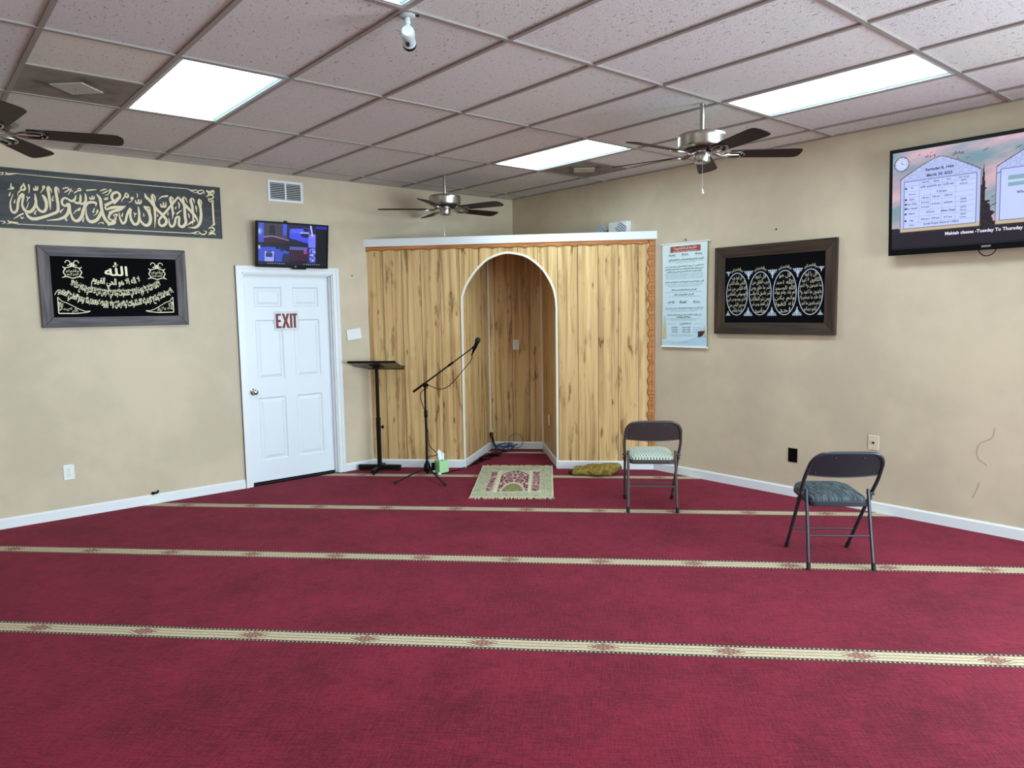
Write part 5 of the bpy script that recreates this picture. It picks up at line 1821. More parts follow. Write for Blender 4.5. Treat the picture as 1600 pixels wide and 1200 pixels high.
    for rng in (range(8), range(16, 24)):
        ic = MB()
        for k in rng:
            xx = x0 + 0.095 + k * 0.0225
            s = 0.0042 if k != 18 else 0.006
            ic.box(xx - s, xx + s, -0.0018, -0.0012, zz - s, zz + s)
        ic.build('taskbar_icons', m_ic, t, smooth=0)


def build_wall_bits():
    # return air grille
    t = wall_thing('wall_vent', 'white louvred air grille on the wall above the monitor', 'vent', -2.864, 0, 2.812, 'left')
    hw, hh = 0.176, 0.100
    m = MB()
    b = 0.024
    m.box(-hw, hw, -0.010, 0, hh - b, hh)
    m.box(-hw, hw, -0.010, 0, -hh, -hh + b)
    m.box(-hw, -hw + b, -0.010, 0, -hh + b, hh - b)
    m.box(hw - b, hw, -0.010, 0, -hh + b, hh - b)
    m.box(-0.008, 0.008, -0.009, 0, -hh + b, hh - b)
    m.build('frame', M_WHITE, t, smooth=0, bevel=0.0015)
    MB().box(-hw + b, hw - b, -0.002, 0.0, -hh + b, hh - b).build('backing', M_VENTDARK, t, smooth=0)
    for s in (-1, 1):
        l = MB()
        for k in range(9):
            z = -hh + b + 0.010 + k * 0.0165
            xa, xb = (0.008, hw - b) if s > 0 else (-hw + b, -0.008)
            l.quad((xa, -0.010, z - 0.004), (xb, -0.010, z - 0.004), (xb, -0.002, z + 0.004), (xa, -0.002, z + 0.004))
        l.build('louvres', M_WHITE, t, smooth=0)

    # sign on the door
    t = wall_thing('exit_sign', 'white sign with maroon EXIT letters taped on the white door', 'sign', -2.886, 0.065, 1.578, 'left')
    MB().box(-0.123, 0.123, -0.003, -0.0005, -0.089, 0.089).build('plate', M_PAPER, t, smooth=0)
    m = MB()
    m.box(-0.121, 0.121, -0.0033, -0.003, 0.0855, 0.0875)
    m.box(-0.121, 0.121, -0.0033, -0.003, -0.0875, -0.0855)
    m.box(-0.121, -0.119, -0.0033, -0.003, -0.0875, 0.0875)
    m.box(0.119, 0.121, -0.0033, -0.003, -0.0875, 0.0875)
    m.build('border_line', Mat('grey_border', (120, 122, 128), 0.6), t, smooth=0)
    m = MB()
    k, hh = 0.021, 0.071                      # stroke and half height of the block letters
    glyphs = [[(-0.107, -hh), (-0.051, -hh), (-0.051, -hh + k), (-0.082, -hh + k), (-0.082, -0.011), (-0.056, -0.011), (-0.056, 0.011), (-0.082, 0.011),
               (-0.082, hh - k), (-0.052, hh - k), (-0.052, hh), (-0.107, hh)],
              [(-0.046, -hh), (-0.019, -hh), (-0.006, -0.026), (0.007, -hh), (0.034, -hh), (0.008, 0.002), (0.032, hh), (0.006, hh), (-0.006, 0.029), (-0.018, hh), (-0.044, hh), (-0.020, 0.002)],
              [(0.037, -hh), (0.060, -hh), (0.060, hh), (0.037, hh)],
              [(0.074, -hh), (0.098, -hh), (0.098, hh - k), (0.112, hh - k), (0.112, hh), (0.062, hh), (0.062, hh - k), (0.074, hh - k)]]
    for g_ in glyphs:
        m = MB()
        m.prism(g_, lambda a, b, d: (a, d, b), -0.0040, -0.0030)
        m.build('letter', M_EXIT, t, smooth=0)

    # blank white card right of the door
    t = wall_thing('wall_card', 'blank white card hanging slightly crooked right of the door', 'card', -2.193, 0, 1.425, 'left')
    mm = Matrix.Rotation(math.radians(-7), 4, 'Y')
    c = MB()
    c.box(-0.082, 0.082, -0.012, -0.002, -0.055, 0.055, mm)
    c.build('card', M_PAPER, t, smooth=0, bevel=0.002)

    def plate(name, label, cat, x, y, z, wall, mat, w=0.074, h=0.118, loc=None, rz=None, kind='outlet', group=None):
        if loc is None:
            t = wall_thing(name, label, cat, x, y, z, wall, group)
        else:
            t = thing(name, label, cat, loc, rz, group)
        m = MB()
        m.box(-w / 2, w / 2, -0.006, 0, -h / 2, h / 2)
        m.build('cover_plate', mat, t, smooth=0, bevel=0.003)
        if kind == 'outlet':
            for s in (-1, 1):
                f = MB()
                f.prism([(math.cos(q / 16 * 2 * math.pi) * 0.017, s * 0.021 + max(-0.0135, min(0.0135, math.sin(q / 16 * 2 * math.pi) * 0.017))) for q in range(16)], lambda a, b, d: (a, d, b), -0.0085, -0.005)
                f.build('receptacle', mat, t, smooth=0)
                q = MB()
                q.box(-0.0075, -0.005, -0.0089, -0.008, s * 0.021 - 0.001, s * 0.021 + 0.007)
                q.box(0.005, 0.0075, -0.0089, -0.008, s * 0.021 - 0.001, s * 0.021 + 0.007)
                q.box(-0.002, 0.002, -0.0089, -0.008, s * 0.021 - 0.009, s * 0.021 - 0.005)
                q.build('slot', M_DARKHOLE, t, smooth=0)
        elif kind == 'cable':
            MB().lathe([(0.009, 0), (0.009, 0.004), (0.0065, 0.005), (0.0065, 0.012)], 14, Matrix.Translation((0, -0.006, 0)) @ Matrix.Rotation(math.pi / 2, 4, 'X')).build('jack', M_DARKHOLE, t)
        elif kind == 'switch':
            f = MB()
            f.box(-0.006, 0.006, -0.0085, -0.005, -0.013, 0.013)
            f.box(-0.0045, 0.0045, -0.016, -0.008, 0.001, 0.009)
            f.build('toggle', M_IVORY, t, smooth=0)
        for z_ in ((0.0,) if kind == 'outlet' else (0.042, -0.042)):
            s_ = MB().lathe([(0.003, 0), (0.003, 0.0012)], 8, Matrix.Translation((0, -0.006, z_)) @ Matrix.Rotation(math.pi / 2, 4, 'X'))
            s_.build('screw', M_STEEL if mat is not M_BLACK else M_BLACKM, t)
        return t
    plate('wall_outlet', 'white double power outlet low on the left wall below the pictures', 'outlet', -4.828, 0, 0.379, 'left', M_PLASTIC, 0.080, 0.126)
    plate('wall_outlet', 'black power outlet low on the right wall behind the chairs', 'outlet', 0, -3.680, 0.360, 'right', M_BLACK, 0.084, 0.122)
    plate('cable_plate', 'ivory wall plate with a single cable jack, above the dark folding chair', 'wall plate', 0, -4.355, 0.555, 'right', M_IVORY, 0.084, 0.116, kind='cable')
    p = np_(1.43, 1.08, 1.245)
    plate('light_switch', 'small white switch plate on the back panel inside the niche', 'switch', 0, 0, 0, '', M_PLASTIC, loc=p, rz=PANEL_ANG, kind='switch')
    d = 0.48
    s = 1.974 + (1.741 - 1.974) * d / 1.08
    p = np_(s - 0.014, d, 0.44)
    plate('wall_outlet', 'white power outlet on the right side panel inside the niche', 'outlet', 0, 0, 0, '', M_PLASTIC, loc=p, rz=PANEL_ANG + math.atan2(-1.08, 0.233) + 0.0, kind='outlet')

    # nails and the stub of cable on the baseboard
    for lab, x, y, z, w in (('dark nail in the left wall between the door and the wooden niche', -2.187, 0, 2.026, 'left'), ('tiny nail in the right wall above the four-oval picture', 0, -3.484, 2.298, 'right')):
        t = MB()
        t.lathe([(0.007, 0), (0.006, 0.006), (0.002, 0.009)], 10, Matrix.Rotation(math.pi / 2, 4, 'X'))
        o = t.build('nail', M_BLACKM)
        o.location = (x, y, z)
        o.rotation_euler = (0, 0, 0 if w == 'left' else -math.pi / 2)
        tag(o, lab, 'nail', 'nails in the walls')
    t = MB()
    t.tube(catmull([(0, 0.01, 0.0), (0.0, -0.012, 0.006), (0.012, -0.022, 0.004), (0.024, -0.02, 0.012), (0.03, -0.012, 0.02)], 4), 0.008, 7)
    t.ball((-0.012, -0.012, 0.004), 0.014, 6)
    o = t.build('cable_stub', M_BLACK)
    o.location = (-4.195, -0.004, 0.092)
    tag(o, 'small black cable stub poking out above the left baseboard', 'cable')

    # emergency light above the niche
    t = wall_thing('emergency_light', 'white emergency light with two square lamp heads, behind the niche top on the right wall', 'emergency light', 0, -1.745, 2.445, 'right')
    m = MB()
    m.box(-0.128, 0.128, -0.065, 0, -0.09, 0.09)
    m.build('housing', M_PLASTIC, t, smooth=0, bevel=0.008)
    for sx, xx, yaw in ((-1, -0.19, 0.7), (1, 0.075, 1.0)):
        mm = Matrix.Translation((xx, -0.105, 0.022)) @ Matrix.Rotation(yaw * 0.7, 4, 'Z') @ Matrix.Rotation(math.radians(38 * sx), 4, 'Y')
        h = MB()
        h.M = mm
        h.box(-0.048, 0.048, -0.012, 0.045, -0.045, 0.045)
        ob = h.build('lamp_head', M_CAM, t, smooth=0, bevel=0.006)
        g = MB()
        g.M = mm
        for k in range(4):
            g.box(-0.040, 0.040, -0.0165, -0.011, -0.036 + k * 0.021, -0.026 + k * 0.021)
        g.build('lens', Mat('lamp_grille', (84, 88, 96), 0.3) if sx < 0 else bpy_mat('lamp_grille'), ob, smooth=0)
        n = MB()
        n.tube([(xx, -0.07, 0.022), (xx * 0.9, -0.03, 0.02), (xx * 0.6, -0.02, 0.01)], 0.014, 8)
        n.build('bracket', M_CAM, t)


build_banner()
build_left_picture()
build_right_picture()
build_scroll()
build_tv()
build_monitor()
build_wall_bits()

# ------------------------------------------------------------------ ceiling fans
def build_fans():
    t = thing('ceiling_fan', '', 'ceiling fan', (0, 0, H), 0, 'ceiling fans')
    M = lambda z: Matrix.Translation((0, 0, z))
    MB().lathe([(0.0135, -0.185), (0.0135, 0.0)], 16).build('downrod', M_NICKEL, t)
    MB().lathe([(0.020, -0.004), (0.020, 0.0)], 16).build('ceiling_collar', M_NICKEL, t)
    m = MB()
    m.lathe([(0.016, -0.176), (0.024, -0.180), (0.024, -0.190), (0.135, -0.190), (0.154, -0.200), (0.158, -0.214), (0.156, -0.222), (0.156, -0.268), (0.152, -0.280), (0.118, -0.290), (0.070, -0.296)], 40)
    m.build('motor_housing', M_NICKEL, t, smooth=30)
    m = MB()
    m.lathe([(0.118, -0.291), (0.110, -0.302), (0.066, -0.306)], 36)
    m.build('vent_ring', Mat('dark_bronze', (58, 46, 42), 0.4, 0.6), t)
    m = MB()
    m.lathe([(0.066, -0.300), (0.066, -0.318), (0.052, -0.324), (0.054, -0.330), (0.054, -0.366), (0.048, -0.378), (0.022, -0.383), (0.002, -0.384)], 32)
    m.build('switch_housing', M_NICKEL, t, smooth=40)
    c = MB()
    c.tube([(-0.030, -0.046, -0.362), (-0.032, -0.047, -0.400), (-0.032, -0.047, -0.560)], 0.0014, 5)
    pc = c.build('pull_chain', M_CHROME, t)
    k = MB()
    k.lathe([(0.002, 0.0), (0.006, -0.006), (0.007, -0.018), (0.010, -0.026), (0.008, -0.034), (0.002, -0.036)], 12, Matrix.Translation((-0.032, -0.047, -0.556)))
    k.build('pull_knob', Mat('cream_knob', (214, 204, 184), 0.4), pc)
    # one blade with its iron, then four copies
    out = []
    for (x, h) in ((0.185, 0.052), (0.30, 0.059), (0.45, 0.065), (0.60, 0.070), (0.635, 0.066), (0.653, 0.050), (0.660, 0.022)):
        out.append((x, h))
    poly = [(x, h) for x, h in out] + [(x, -h) for x, h in reversed(out)]
    b = MB()
    b.M = Matrix.Translation((0, 0, -0.322)) @ Matrix.Rotation(math.radians(-12), 4, 'X')
    b.prism(poly, lambda a, c_, d: (a, c_, d), -0.003, 0.003)
    b0 = b.build('blade', M_BLADE, t, smooth=0, bevel=0.0015)
    ir = MB()
    R = Matrix.Translation((0, 0, -0.322)) @ Matrix.Rotation(math.radians(-12), 4, 'X')
    ir.M = R
    loop = [(0.14, 0.0, -0.008), (0.165, 0.030, -0.008), (0.215, 0.040, -0.008), (0.262, 0.030, -0.008), (0.282, 0.0, -0.008), (0.262, -0.030, -0.008), (0.215, -0.040, -0.008), (0.165, -0.030, -0.008)]
    ir.tube(catmull(loop, 4, True), 0.0055, 6, closed=True)
    ir.tube([(0.14, 0, -0.008), (0.20, 0, -0.008), (0.245, 0, -0.008)], [0.010, 0.008, 0.006], 8)
    for (x, y) in ((0.205, 0.0), (0.255, 0.018), (0.255, -0.018)):
        ir.ball((x, y, -0.010), 0.006, 6)
    ir.M = None
    ir.tube(catmull([(0.060, 0, -0.308), (0.090, 0, -0.322), (0.12, 0, -0.333), (0.145, 0, -0.331)], 4), [0.011] * 12 + [0.010], 8)
    ir.build('blade_iron', M_NICKEL, b0)
    for k in range(1, 5):
        c = b0.copy()
        COL.objects.link(c)
        c.parent = t
        c.rotation_euler = (0, 0, k * 2 * math.pi / 5)
        for g in b0.children:
            d = g.copy()
            COL.objects.link(d)
            d.parent = c
    spots = [((-1.566, -0.808), math.radians(-34.9 + 180), 'brushed nickel ceiling fan with dark blades in front of the niche, farthest of three'),
             ((-1.640, -3.880), math.radians(-54.8 + 86), 'brushed nickel ceiling fan with dark blades hanging near the television on the right'),
             ((-5.375, -1.915), math.radians(-14), 'ceiling fan with dark blades cut off by the left picture edge above the banner')]
    for i, (xy, a, lab) in enumerate(spots):
        o = t if i == 0 else copy_tree(t)
        o.location = (xy[0], xy[1], H)
        o.rotation_euler = (0, 0, a)
        o['label'] = lab
        if i == 1:
            fan2 = o
    # chains hang towards the viewer on every fan
    for o in COL.objects:
        if o.name.startswith('pull_chain') and o.parent is not None:
            o.rotation_euler = (0, 0, -o.parent.rotation_euler[2] + math.radians(-15))


build_fans()


# ------------------------------------------------------------------ security camera
def build_camera_unit():
    t = thing('security_camera', 'white bullet security camera hanging from the ceiling grid at the top of the picture', 'security camera', (-3.955, -3.925, H), math.radians(53))
    # local +x = looking away from the photographer
    m = MB().lathe([(0.037, 0.0), (0.037, -0.006), (0.032, -0.010), (0.014, -0.012)][::-1], 24)
    m.build('mount_base', M_CAM, t, smooth=40)
    m = MB()
    m.tube([(0, 0, -0.008), (0, 0, -0.030)], 0.0125, 12)
    m.ball((0, 0, -0.030), 0.0145, 8)
    m.tube([(0, 0, -0.030), (0.004, 0, -0.046)], 0.011, 12)
    m.ball((0.004, 0, -0.046), 0.0130, 8)
    m.tube([(0.004, 0, -0.046), (0.004, 0, -0.060)], 0.010, 10)
    m.build('swivel_arm', M_CAM, t)
    B = Matrix.Translation((-0.006, 0.0, -0.072)) @ Matrix.Rotation(math.radians(105), 4, 'Y')
    # body axis along local +x tilted a little downwards
    b = MB()
    b.lathe([(0.010, -0.010), (0.026, -0.008), (0.031, 0.002), (0.031, 0.026), (0.029, 0.028), (0.029, 0.078), (0.031, 0.080), (0.031, 0.088)], 28, B)
    bo = b.build('body', M_CAM, t, smooth=40)
    l = MB()
    l.lathe([(0.0315, 0.086), (0.0325, 0.091), (0.0325, 0.102), (0.029, 0.105), (0.004, 0.106)], 28, B)
    l.build('lens_hood', M_LENS, t, smooth=40)
    k = MB()
    for i in range(7):
        a0 = math.radians(-16 + i * 32 / 7 + 8)
        a1 = math.radians(-16 + (i + 1) * 32 / 7 + 8)
        r = 0.0295
        k.quad(*[B @ Vector((r * math.cos(a), r * math.sin(a), z)) for a, z in ((a0, 0.036), (a1, 0.036), (a1, 0.068), (a0, 0.068))])
    k.build('label_sticker', M_INK, bo, smooth=0, fix=False)
    w = MB()
    w.lathe([(0.010, -0.004), (0.010, 0.0)], 12, Matrix.Translation((0.0, -0.045, 0)))
    w.build('cable_hole', M_DARKHOLE, t)


build_camera_unit()


# ------------------------------------------------------------------ folding chairs
def make_chair(label, metal, fabric, loc, rz):
    """local: +x to the chair's right, +y = the way the sitter faces; origin between the rear feet"""
    t = thing('folding_chair', label, 'chair', loc, rz, 'metal folding chairs')
    D = 0.455
    # one bent tube: front feet, past the seat hinge, round the top of the backrest
    top_z, top_y = 0.760, -0.095

    def on(zz, hw):
        k = zz / top_z
        return (hw, D + (top_y - D) * k, zz)
    R = 0.0115
    prof = []
    hwf, hwb = 0.200, 0.222
    left = [on(0.012, hwf), on(0.20, 0.207), on(0.42, 0.214), on(0.56, hwb), on(0.655, hwb - 0.004)]
    arc = []
    for k in range(9):
        a = math.pi / 2 * k / 8
        hw = 0.110 + (hwb - 0.006 - 0.110) * math.cos(a) ** 0.8 if k < 8 else 0.110
        arc.append(on(0.655 + 0.098 * math.sin(a) ** 1.0, hw))
    half = left[:-1] + arc
    half += [on(0.7535, 0.075), on(0.7537, 0.030)]
    path = [Vector((-x, y, z)) for x, y, z in half] + [Vector((x, y, z)) for x, y, z in reversed(half)]
    fr = MB().tube(catmull(path, 4), R, 10).build('frame', metal, t)
    for s in (-1, 1):
        p0 = Vector(on(0.012, hwf))
        p1 = Vector(on(0.045, 0.2015))
        p0.x *= s
        p1.x *= s
        MB().tube([Vector((p0.x, p0.y + 0.004, 0.0)), p0, p1], [0.015, 0.0145, 0.0135], 10).build('foot_cap', M_RUBBER, fr)
    # backrest sheet inside the bow, slightly dished
    b = MB()

    def bk(a, c, off):
        zz = 0.600 + 0.148 * c
        hw = 0.212
        if zz > 0.66:
            q = min(1, (zz - 0.66) / 0.094)
            hw = 0.110 + (0.212 - 0.110) * (1 - q ** 2.0) ** 0.5
        x = (a * 2 - 1) * hw
        lowsag = 0.014 * (1 - (a * 2 - 1) ** 2) * (1 - c)
        zz -= lowsag
        px, py, pz = on(zz, x)
        return (px, py - 0.016 * (1 - (a * 2 - 1) ** 2) + off, pz)
    b.grid(14, 10, lambda a, c: bk(a, c, -0.003))
    b.grid(14, 10, lambda a, c: bk(1 - a, c, 0.003))
    br = b.build('backrest', metal, t, smooth=60, fix=False)
    lip = MB().tube([Vector(bk(k / 14, 0, 0)) for k in range(15)], 0.0055, 6).build('backrest_lip', metal, br)
    rv = MB()
    for (a, c) in ((0.27, 0.86), (0.73, 0.86), (0.09, 0.14), (0.91, 0.14)):
        rv.ball(bk(a, c, -0.004), 0.006, 6)
    rv.build('rivets', metal, br)
    # rear legs
    for s in (-1, 1):
        x = 0.196
        pa, pb, pc = Vector((s * x, 0.004, 0.012)), Vector((s * 0.191, 0.055, 0.25)), Vector((s * 0.189, 0.105, 0.490))
        lg = MB().tube(catmull([pa, pb, pc], 4), 0.0108, 10).build('rear_leg', metal, t)
        MB().tube([Vector((s * x, 0.0, 0.0)), pa, Vector((s * 0.1955, 0.010, 0.045))], [0.0145, 0.014, 0.013], 10).build('foot_cap', M_RUBBER, lg)
        h = MB()
        h.box(min(s * 0.186, s * 0.222), max(s * 0.186, s * 0.222), 0.100, 0.128, 0.452, 0.470)
        h.ball((s * 0.226, 0.118, 0.455), 0.010, 6)
        h.ball((s * 0.226, 0.150, 0.420), 0.009, 6)
        h.build('hinge', metal, t, bevel=0.002)
    MB().tube([(-0.192, 0.046, 0.205), (0.192, 0.046, 0.205)], 0.0065, 8).build('crossbar', metal, t)
    yy = on(0.165, 0)[1]
    MB().tube([(-0.205, yy, 0.165), (0.205, yy, 0.165)], 0.0065, 8).build('crossbar', metal, t)
    # seat
    def rr(hw, y0, y1, r0, r1, n=6):
        pts = []
        for (cx, cy, r, a0) in ((hw - r1, y1 - r1, r1, 0), (-hw + r1, y1 - r1, r1, 90), (-hw + r0, y0 + r0, r0, 180), (hw - r0, y0 + r0, r0, 270)):
            for k in range(n + 1):
                a = math.radians(a0 + 90 * k / n)
                pts.append((cx + r * math.cos(a), cy + r * math.sin(a)))
        return pts
    sl = math.radians(2.5)
    S = Matrix.Translation((0, 0.065, 0.385)) @ Matrix.Rotation(sl, 4, 'X')
    pan = MB()
    pan.M = S
    pan.prism(rr(0.180, 0.0, 0.405, 0.045, 0.095), lambda a, c, d: (a, c, d), 0.0, 0.034)
    pan.build('seat_pan', metal, t, smooth=40, bevel=0.004)
    cu = MB()
    cu.M = S
    rings = []
    for (ins, z) in ((0.004, 0.034), (0.003, 0.044), (0.010, 0.054), (0.035, 0.063), (0.085, 0.069), (0.13, 0.071)):
        ps = rr(0.178 - ins, ins + 0.002, 0.403 - ins, max(0.012, 0.044 - ins * 0.3), max(0.012, 0.093 - ins * 0.6))
        rings.append([cu.addv((a, c, z)) for a, c in ps])
    for p, q in zip(rings, rings[1:]):
        n = len(p)
        for k in range(n):
            cu.f.append([p[k], p[(k + 1) % n], q[(k + 1) % n], q[k]])
    cu.f.append(rings[-1][:])
    cu.build('seat_cushion', fabric, t, smooth=60)
    return t


make_chair('taupe metal folding chair with pale wavy patterned seat, in front of the niche panel', M_CHAIRWARM, M_SEATPALE, (-1.289, -3.193, 0), math.radians(43.7 - 90))
make_chair('charcoal metal folding chair with dark slate seat, nearest on the right', M_CHAIRCOOL, M_SEATDARK, (-1.467, -4.812, 0), math.radians(45.5 - 90))


# ------------------------------------------------------------------ lectern
def build_lectern():
    ang = PANEL_ANG
    # local x along the partition, -y towards the hall
    t = thing('lectern', 'black metal lectern with slanted dark board, between the door and the microphone stand', 'lectern', (-2.06, -0.215, 0), ang)
    m = MB()
    m.box(-0.225, 0.225, -0.022, 0.022, 0.012, 0.062)
    m.build('base_bar', M_BLACKM, t, smooth=0, bevel=0.003)
    m = MB()
    m.box(-0.022, 0.022, -0.235, 0.135, 0.016, 0.054)
    m.build('foot_bar', M_BLACKM, t, smooth=0, bevel=0.003)
    for (x, y) in ((-0.2, 0), (0.2, 0), (0, -0.215), (0, 0.12)):
        MB().lathe([(0.014, 0.0), (0.014, 0.014), (0.012, 0.017)], 12, Matrix.Translation((x, y, 0))).build('rubber_foot', M_RUBBER, t)
    MB().box(-0.020, 0.020, -0.020, 0.020, 0.05, 0.56).build('lower_post', M_BLACKM, t, smooth=0, bevel=0.003)
    MB().box(-0.0155, 0.0155, -0.0155, 0.0155, 0.55, 1.085).build('upper_post', M_BLACKM, t, smooth=0, bevel=0.002)
    k = MB()
    k.tube([(0.018, 0, 0.46), (0.040, 0, 0.46)], 0.006, 8)
    k.lathe([(0.017, 0), (0.019, 0.004), (0.017, 0.016), (0.008, 0.018)], 10, Matrix.Translation((0.036, 0, 0.46)) @ Matrix.Rotation(math.pi / 2, 4, 'Y'))
    k.build('knob', M_BLACK, t)
    T = Matrix.Translation((0, 0.0, 1.098)) @ Matrix.Rotation(math.radians(-15), 4, 'X')
    d = MB()
    d.M = T
    d.box(-0.25, 0.25, -0.17, 0.17, -0.002, 0.012)
    d.build('reading_board', M_DESK, t, smooth=0, bevel=0.002)
    e = MB()
    e.M = T
    e.box(-0.25, 0.25, -0.178, -0.170, -0.006, 0.016)
    e.box(-0.25, 0.25, 0.170, 0.176, -0.006, 0.032)
    e.build('edge_band', M_BLACK, t, smooth=0)
    b = MB()
    b.M = T
    b.box(-0.06, 0.06, -0.07, 0.07, -0.010, -0.002)
    b.box(-0.03, 0.03, -0.03, 0.03, -0.028, -0.008)
    b.build('mounting_bracket', M_BLACKM, t, smooth=0, bevel=0.002)


build_lectern()


# ------------------------------------------------------------------ microphone on its boom stand
def build_mic():
    bx, by = -1.869, -0.818
    t = thing('microphone_stand', 'black tripod boom microphone stand on the carpet left of the arch', 'microphone stand', (bx, by, 0))
    MB().lathe([(0.010, 0.030), (0.010, 0.052), (0.034, 0.060), (0.036, 0.085), (0.030, 0.125), (0.019, 0.150), (0.014, 0.160)], 20).build('hub', M_BLACK, t)
    for (dx, dy, ln) in ((-0.993, -0.115, 0.40), (-0.22, -0.976, 0.46), (0.70, 0.714, 0.36)):
        e = Vector((dx * ln, dy * ln, 0.014))
        s = Vector((dx * 0.025, dy * 0.025, 0.088))
        lg = MB().tube([s, s.lerp(e, .5) + Vector((0, 0, 0.004)), e], 0.0075, 8).build('leg', M_BLACKM, t)
        MB().tube([s.lerp(e, .92), e + Vector((dx * 0.012, dy * 0.012, -0.001))], [0.011, 0.0125], 8).build('foot_cap', M_RUBBER, lg)
    MB().tube([(0, 0, 0.15), (0, 0, 0.66)], 0.0125, 12).build('lower_pole', M_BLACKM, t)
    MB().tube([(0, 0, 0.60), (0, 0, 0.61), (0, 0, 0.665), (0, 0, 0.675)], [0.016, 0.0175, 0.0175, 0.013], 12).build('clutch_collar', M_BLACK, t)
    MB().tube([(0, 0, 0.66), (0.0, 0.0, 0.915)], 0.0085, 10).build('upper_pole', M_BLACKM, t)
    a = Vector((-1.972, -0.750, 0.866)) - Vector((bx, by, 0))
    b = Vector((-1.470, -1.081, 1.291)) - Vector((bx, by, 0))
    pv = Vector((0.0, -0.003, 0.935))
    d = (b - a).normalized()
    k = MB()
    k.ball((0, 0, 0.925), 0.026, 10, (1, 1, 1))
    k.tube([(0.006, -0.036, 0.925), (-0.006, 0.030, 0.925)], 0.015, 10)
    k.build('boom_clutch', M_BLACK, t)
    c = a + d * ((pv - a).dot(d))
    off = pv - c
    A, B = a + off * 0.6, b + off * 0.6
    MB().tube([A, A + d * 0.11], 0.0115, 10).build('counterweight', M_BLACK, t)
    MB().tube([A + d * 0.10, A + d * 0.46], 0.0085, 10).build('boom_outer', M_BLACKM, t)
    MB().tube([A + d * 0.43, A + d * 0.44, A + d * 0.485, A + d * 0.495], [0.011, 0.0125, 0.0125, 0.009], 10).build('boom_collar', M_BLACK, t)
    MB().tube([A + d * 0.47, B], 0.0065, 10).build('boom_inner', M_BLACKM, t)
    # clip and microphone
    cl = B + d * 0.02
    mx = Vector((0.22, -0.35, 0.91)).normalized()
    m0 = cl + d * 0.012
    MB().tube([B - d * 0.01, B + d * 0.022], 0.011, 10).build('clip_joint', M_BLACK, t)
    MB().tube([m0 - mx * 0.030, m0 + mx * 0.032], 0.0185, 12).build('microphone_clip', M_BLACK, t)
    w = Vector((bx, by, 0))
    mt = thing('microphone', 'black handheld microphone clipped to the end of the boom', 'microphone', tuple(w + m0 - mx * 0.075))
    z = Vector((0, 0, 0))
    MB().tube([z, mx * 0.006, mx * 0.10, mx * 0.112], [0.0095, 0.0115, 0.0165, 0.0215], 16).build('handle', M_BLACK, mt)
    g = MB()
    rot = mx.to_track_quat('Z', 'Y').to_matrix().to_4x4()
    g.lathe([(0.021, 0.108), (0.026, 0.116), (0.0275, 0.128), (0.0265, 0.142), (0.021, 0.154), (0.012, 0.161), (0.002, 0.163)], 18, rot)
    g.build('grille', Mat('mesh_grille', (26, 26, 28), 0.5, 0.5), mt)
    MB().tube([-mx * 0.028, z + mx * 0.002], [0.0075, 0.0085], 10).build('connector', M_BLACK, mt)
    # cable: from the microphone, slack below the boom, down the pole, over the carpet into the niche
    s = w + m0 - mx * 0.103

    def bw(k, down):
        p = w + A + d * k
        return (p.x, p.y, p.z - down)
    L = (B - A).length
    pts = [tuple(s), (s.x - 0.01, s.y, s.z - 0.05), bw(L - 0.16, 0.16), bw(L - 0.30, 0.20), bw(L - 0.42, 0.16), bw(0.17, 0.03), (bx + 0.02, by - 0.02, 0.90),
           (bx - 0.045, by - 0.0, 0.86), (bx - 0.052, by, 0.78), (bx - 0.016, by - 0.012, 0.66), (bx - 0.012, by - 0.016, 0.55), (bx + 0.012, by - 0.014, 0.45), (bx + 0.018, by - 0.006, 0.38),
           (bx + 0.025, by - 0.02, 0.31), (bx + 0.075, by - 0.055, 0.245), (bx + 0.085, by - 0.06, 0.222), (bx + 0.05, by - 0.045, 0.212), (bx + 0.018, by - 0.012, 0.205), (bx + 0.014, by + 0.012, 0.15),
           (bx + 0.05, by + 0.0, 0.06), (bx + 0.10, by - 0.05, 0.006)]
    for q in ((0.80, -0.36), (0.86, -0.27), (0.95, -0.12), (1.03, 0.06), (1.12, 0.26), (1.16, 0.50), (1.20, 0.72)):
        p = np_(q[0], q[1], 0.006)
        pts.append(tuple(p))
    c = MB().tube(catmull(pts, 6), 0.0042, 6).build('microphone_cable', M_BLACK)
    tag(c, 'thin black cable running from the microphone down its stand into the niche', 'cable')
    # white ended plug lying at the tissue box
    p = np_(0.80, -0.37, 0.013)
    o = MB()
    o.box(-0.02, 0.02, -0.012, 0.012, -0.012, 0.012)
    ob = o.build('plug', M_PLASTIC)
    ob.location = p
    ob.rotation_euler = (0, 0, 0.5)
    ob.modifiers.new('bevel', 'BEVEL').width = 0.004
    tag(ob, 'tiny white plug lying on the carpet under the green tissue box corner', 'plug')
    # black adapter standing behind the pole
    p = np_(0.722, -0.30, 0)
    ad = thing('power_adapter', 'small black adapter with a white tip, standing behind the microphone stand foot', 'adapter', tuple(p), PANEL_ANG)
    MB().box(-0.017, 0.017, -0.016, 0.016, 0.034, 0.112).build('body', M_BLACK, ad, smooth=0, bevel=0.004)
    MB().box(-0.014, 0.014, -0.014, 0.014, 0.0, 0.034).build('tip', M_PLASTIC, ad, smooth=0, bevel=0.003)


build_mic()


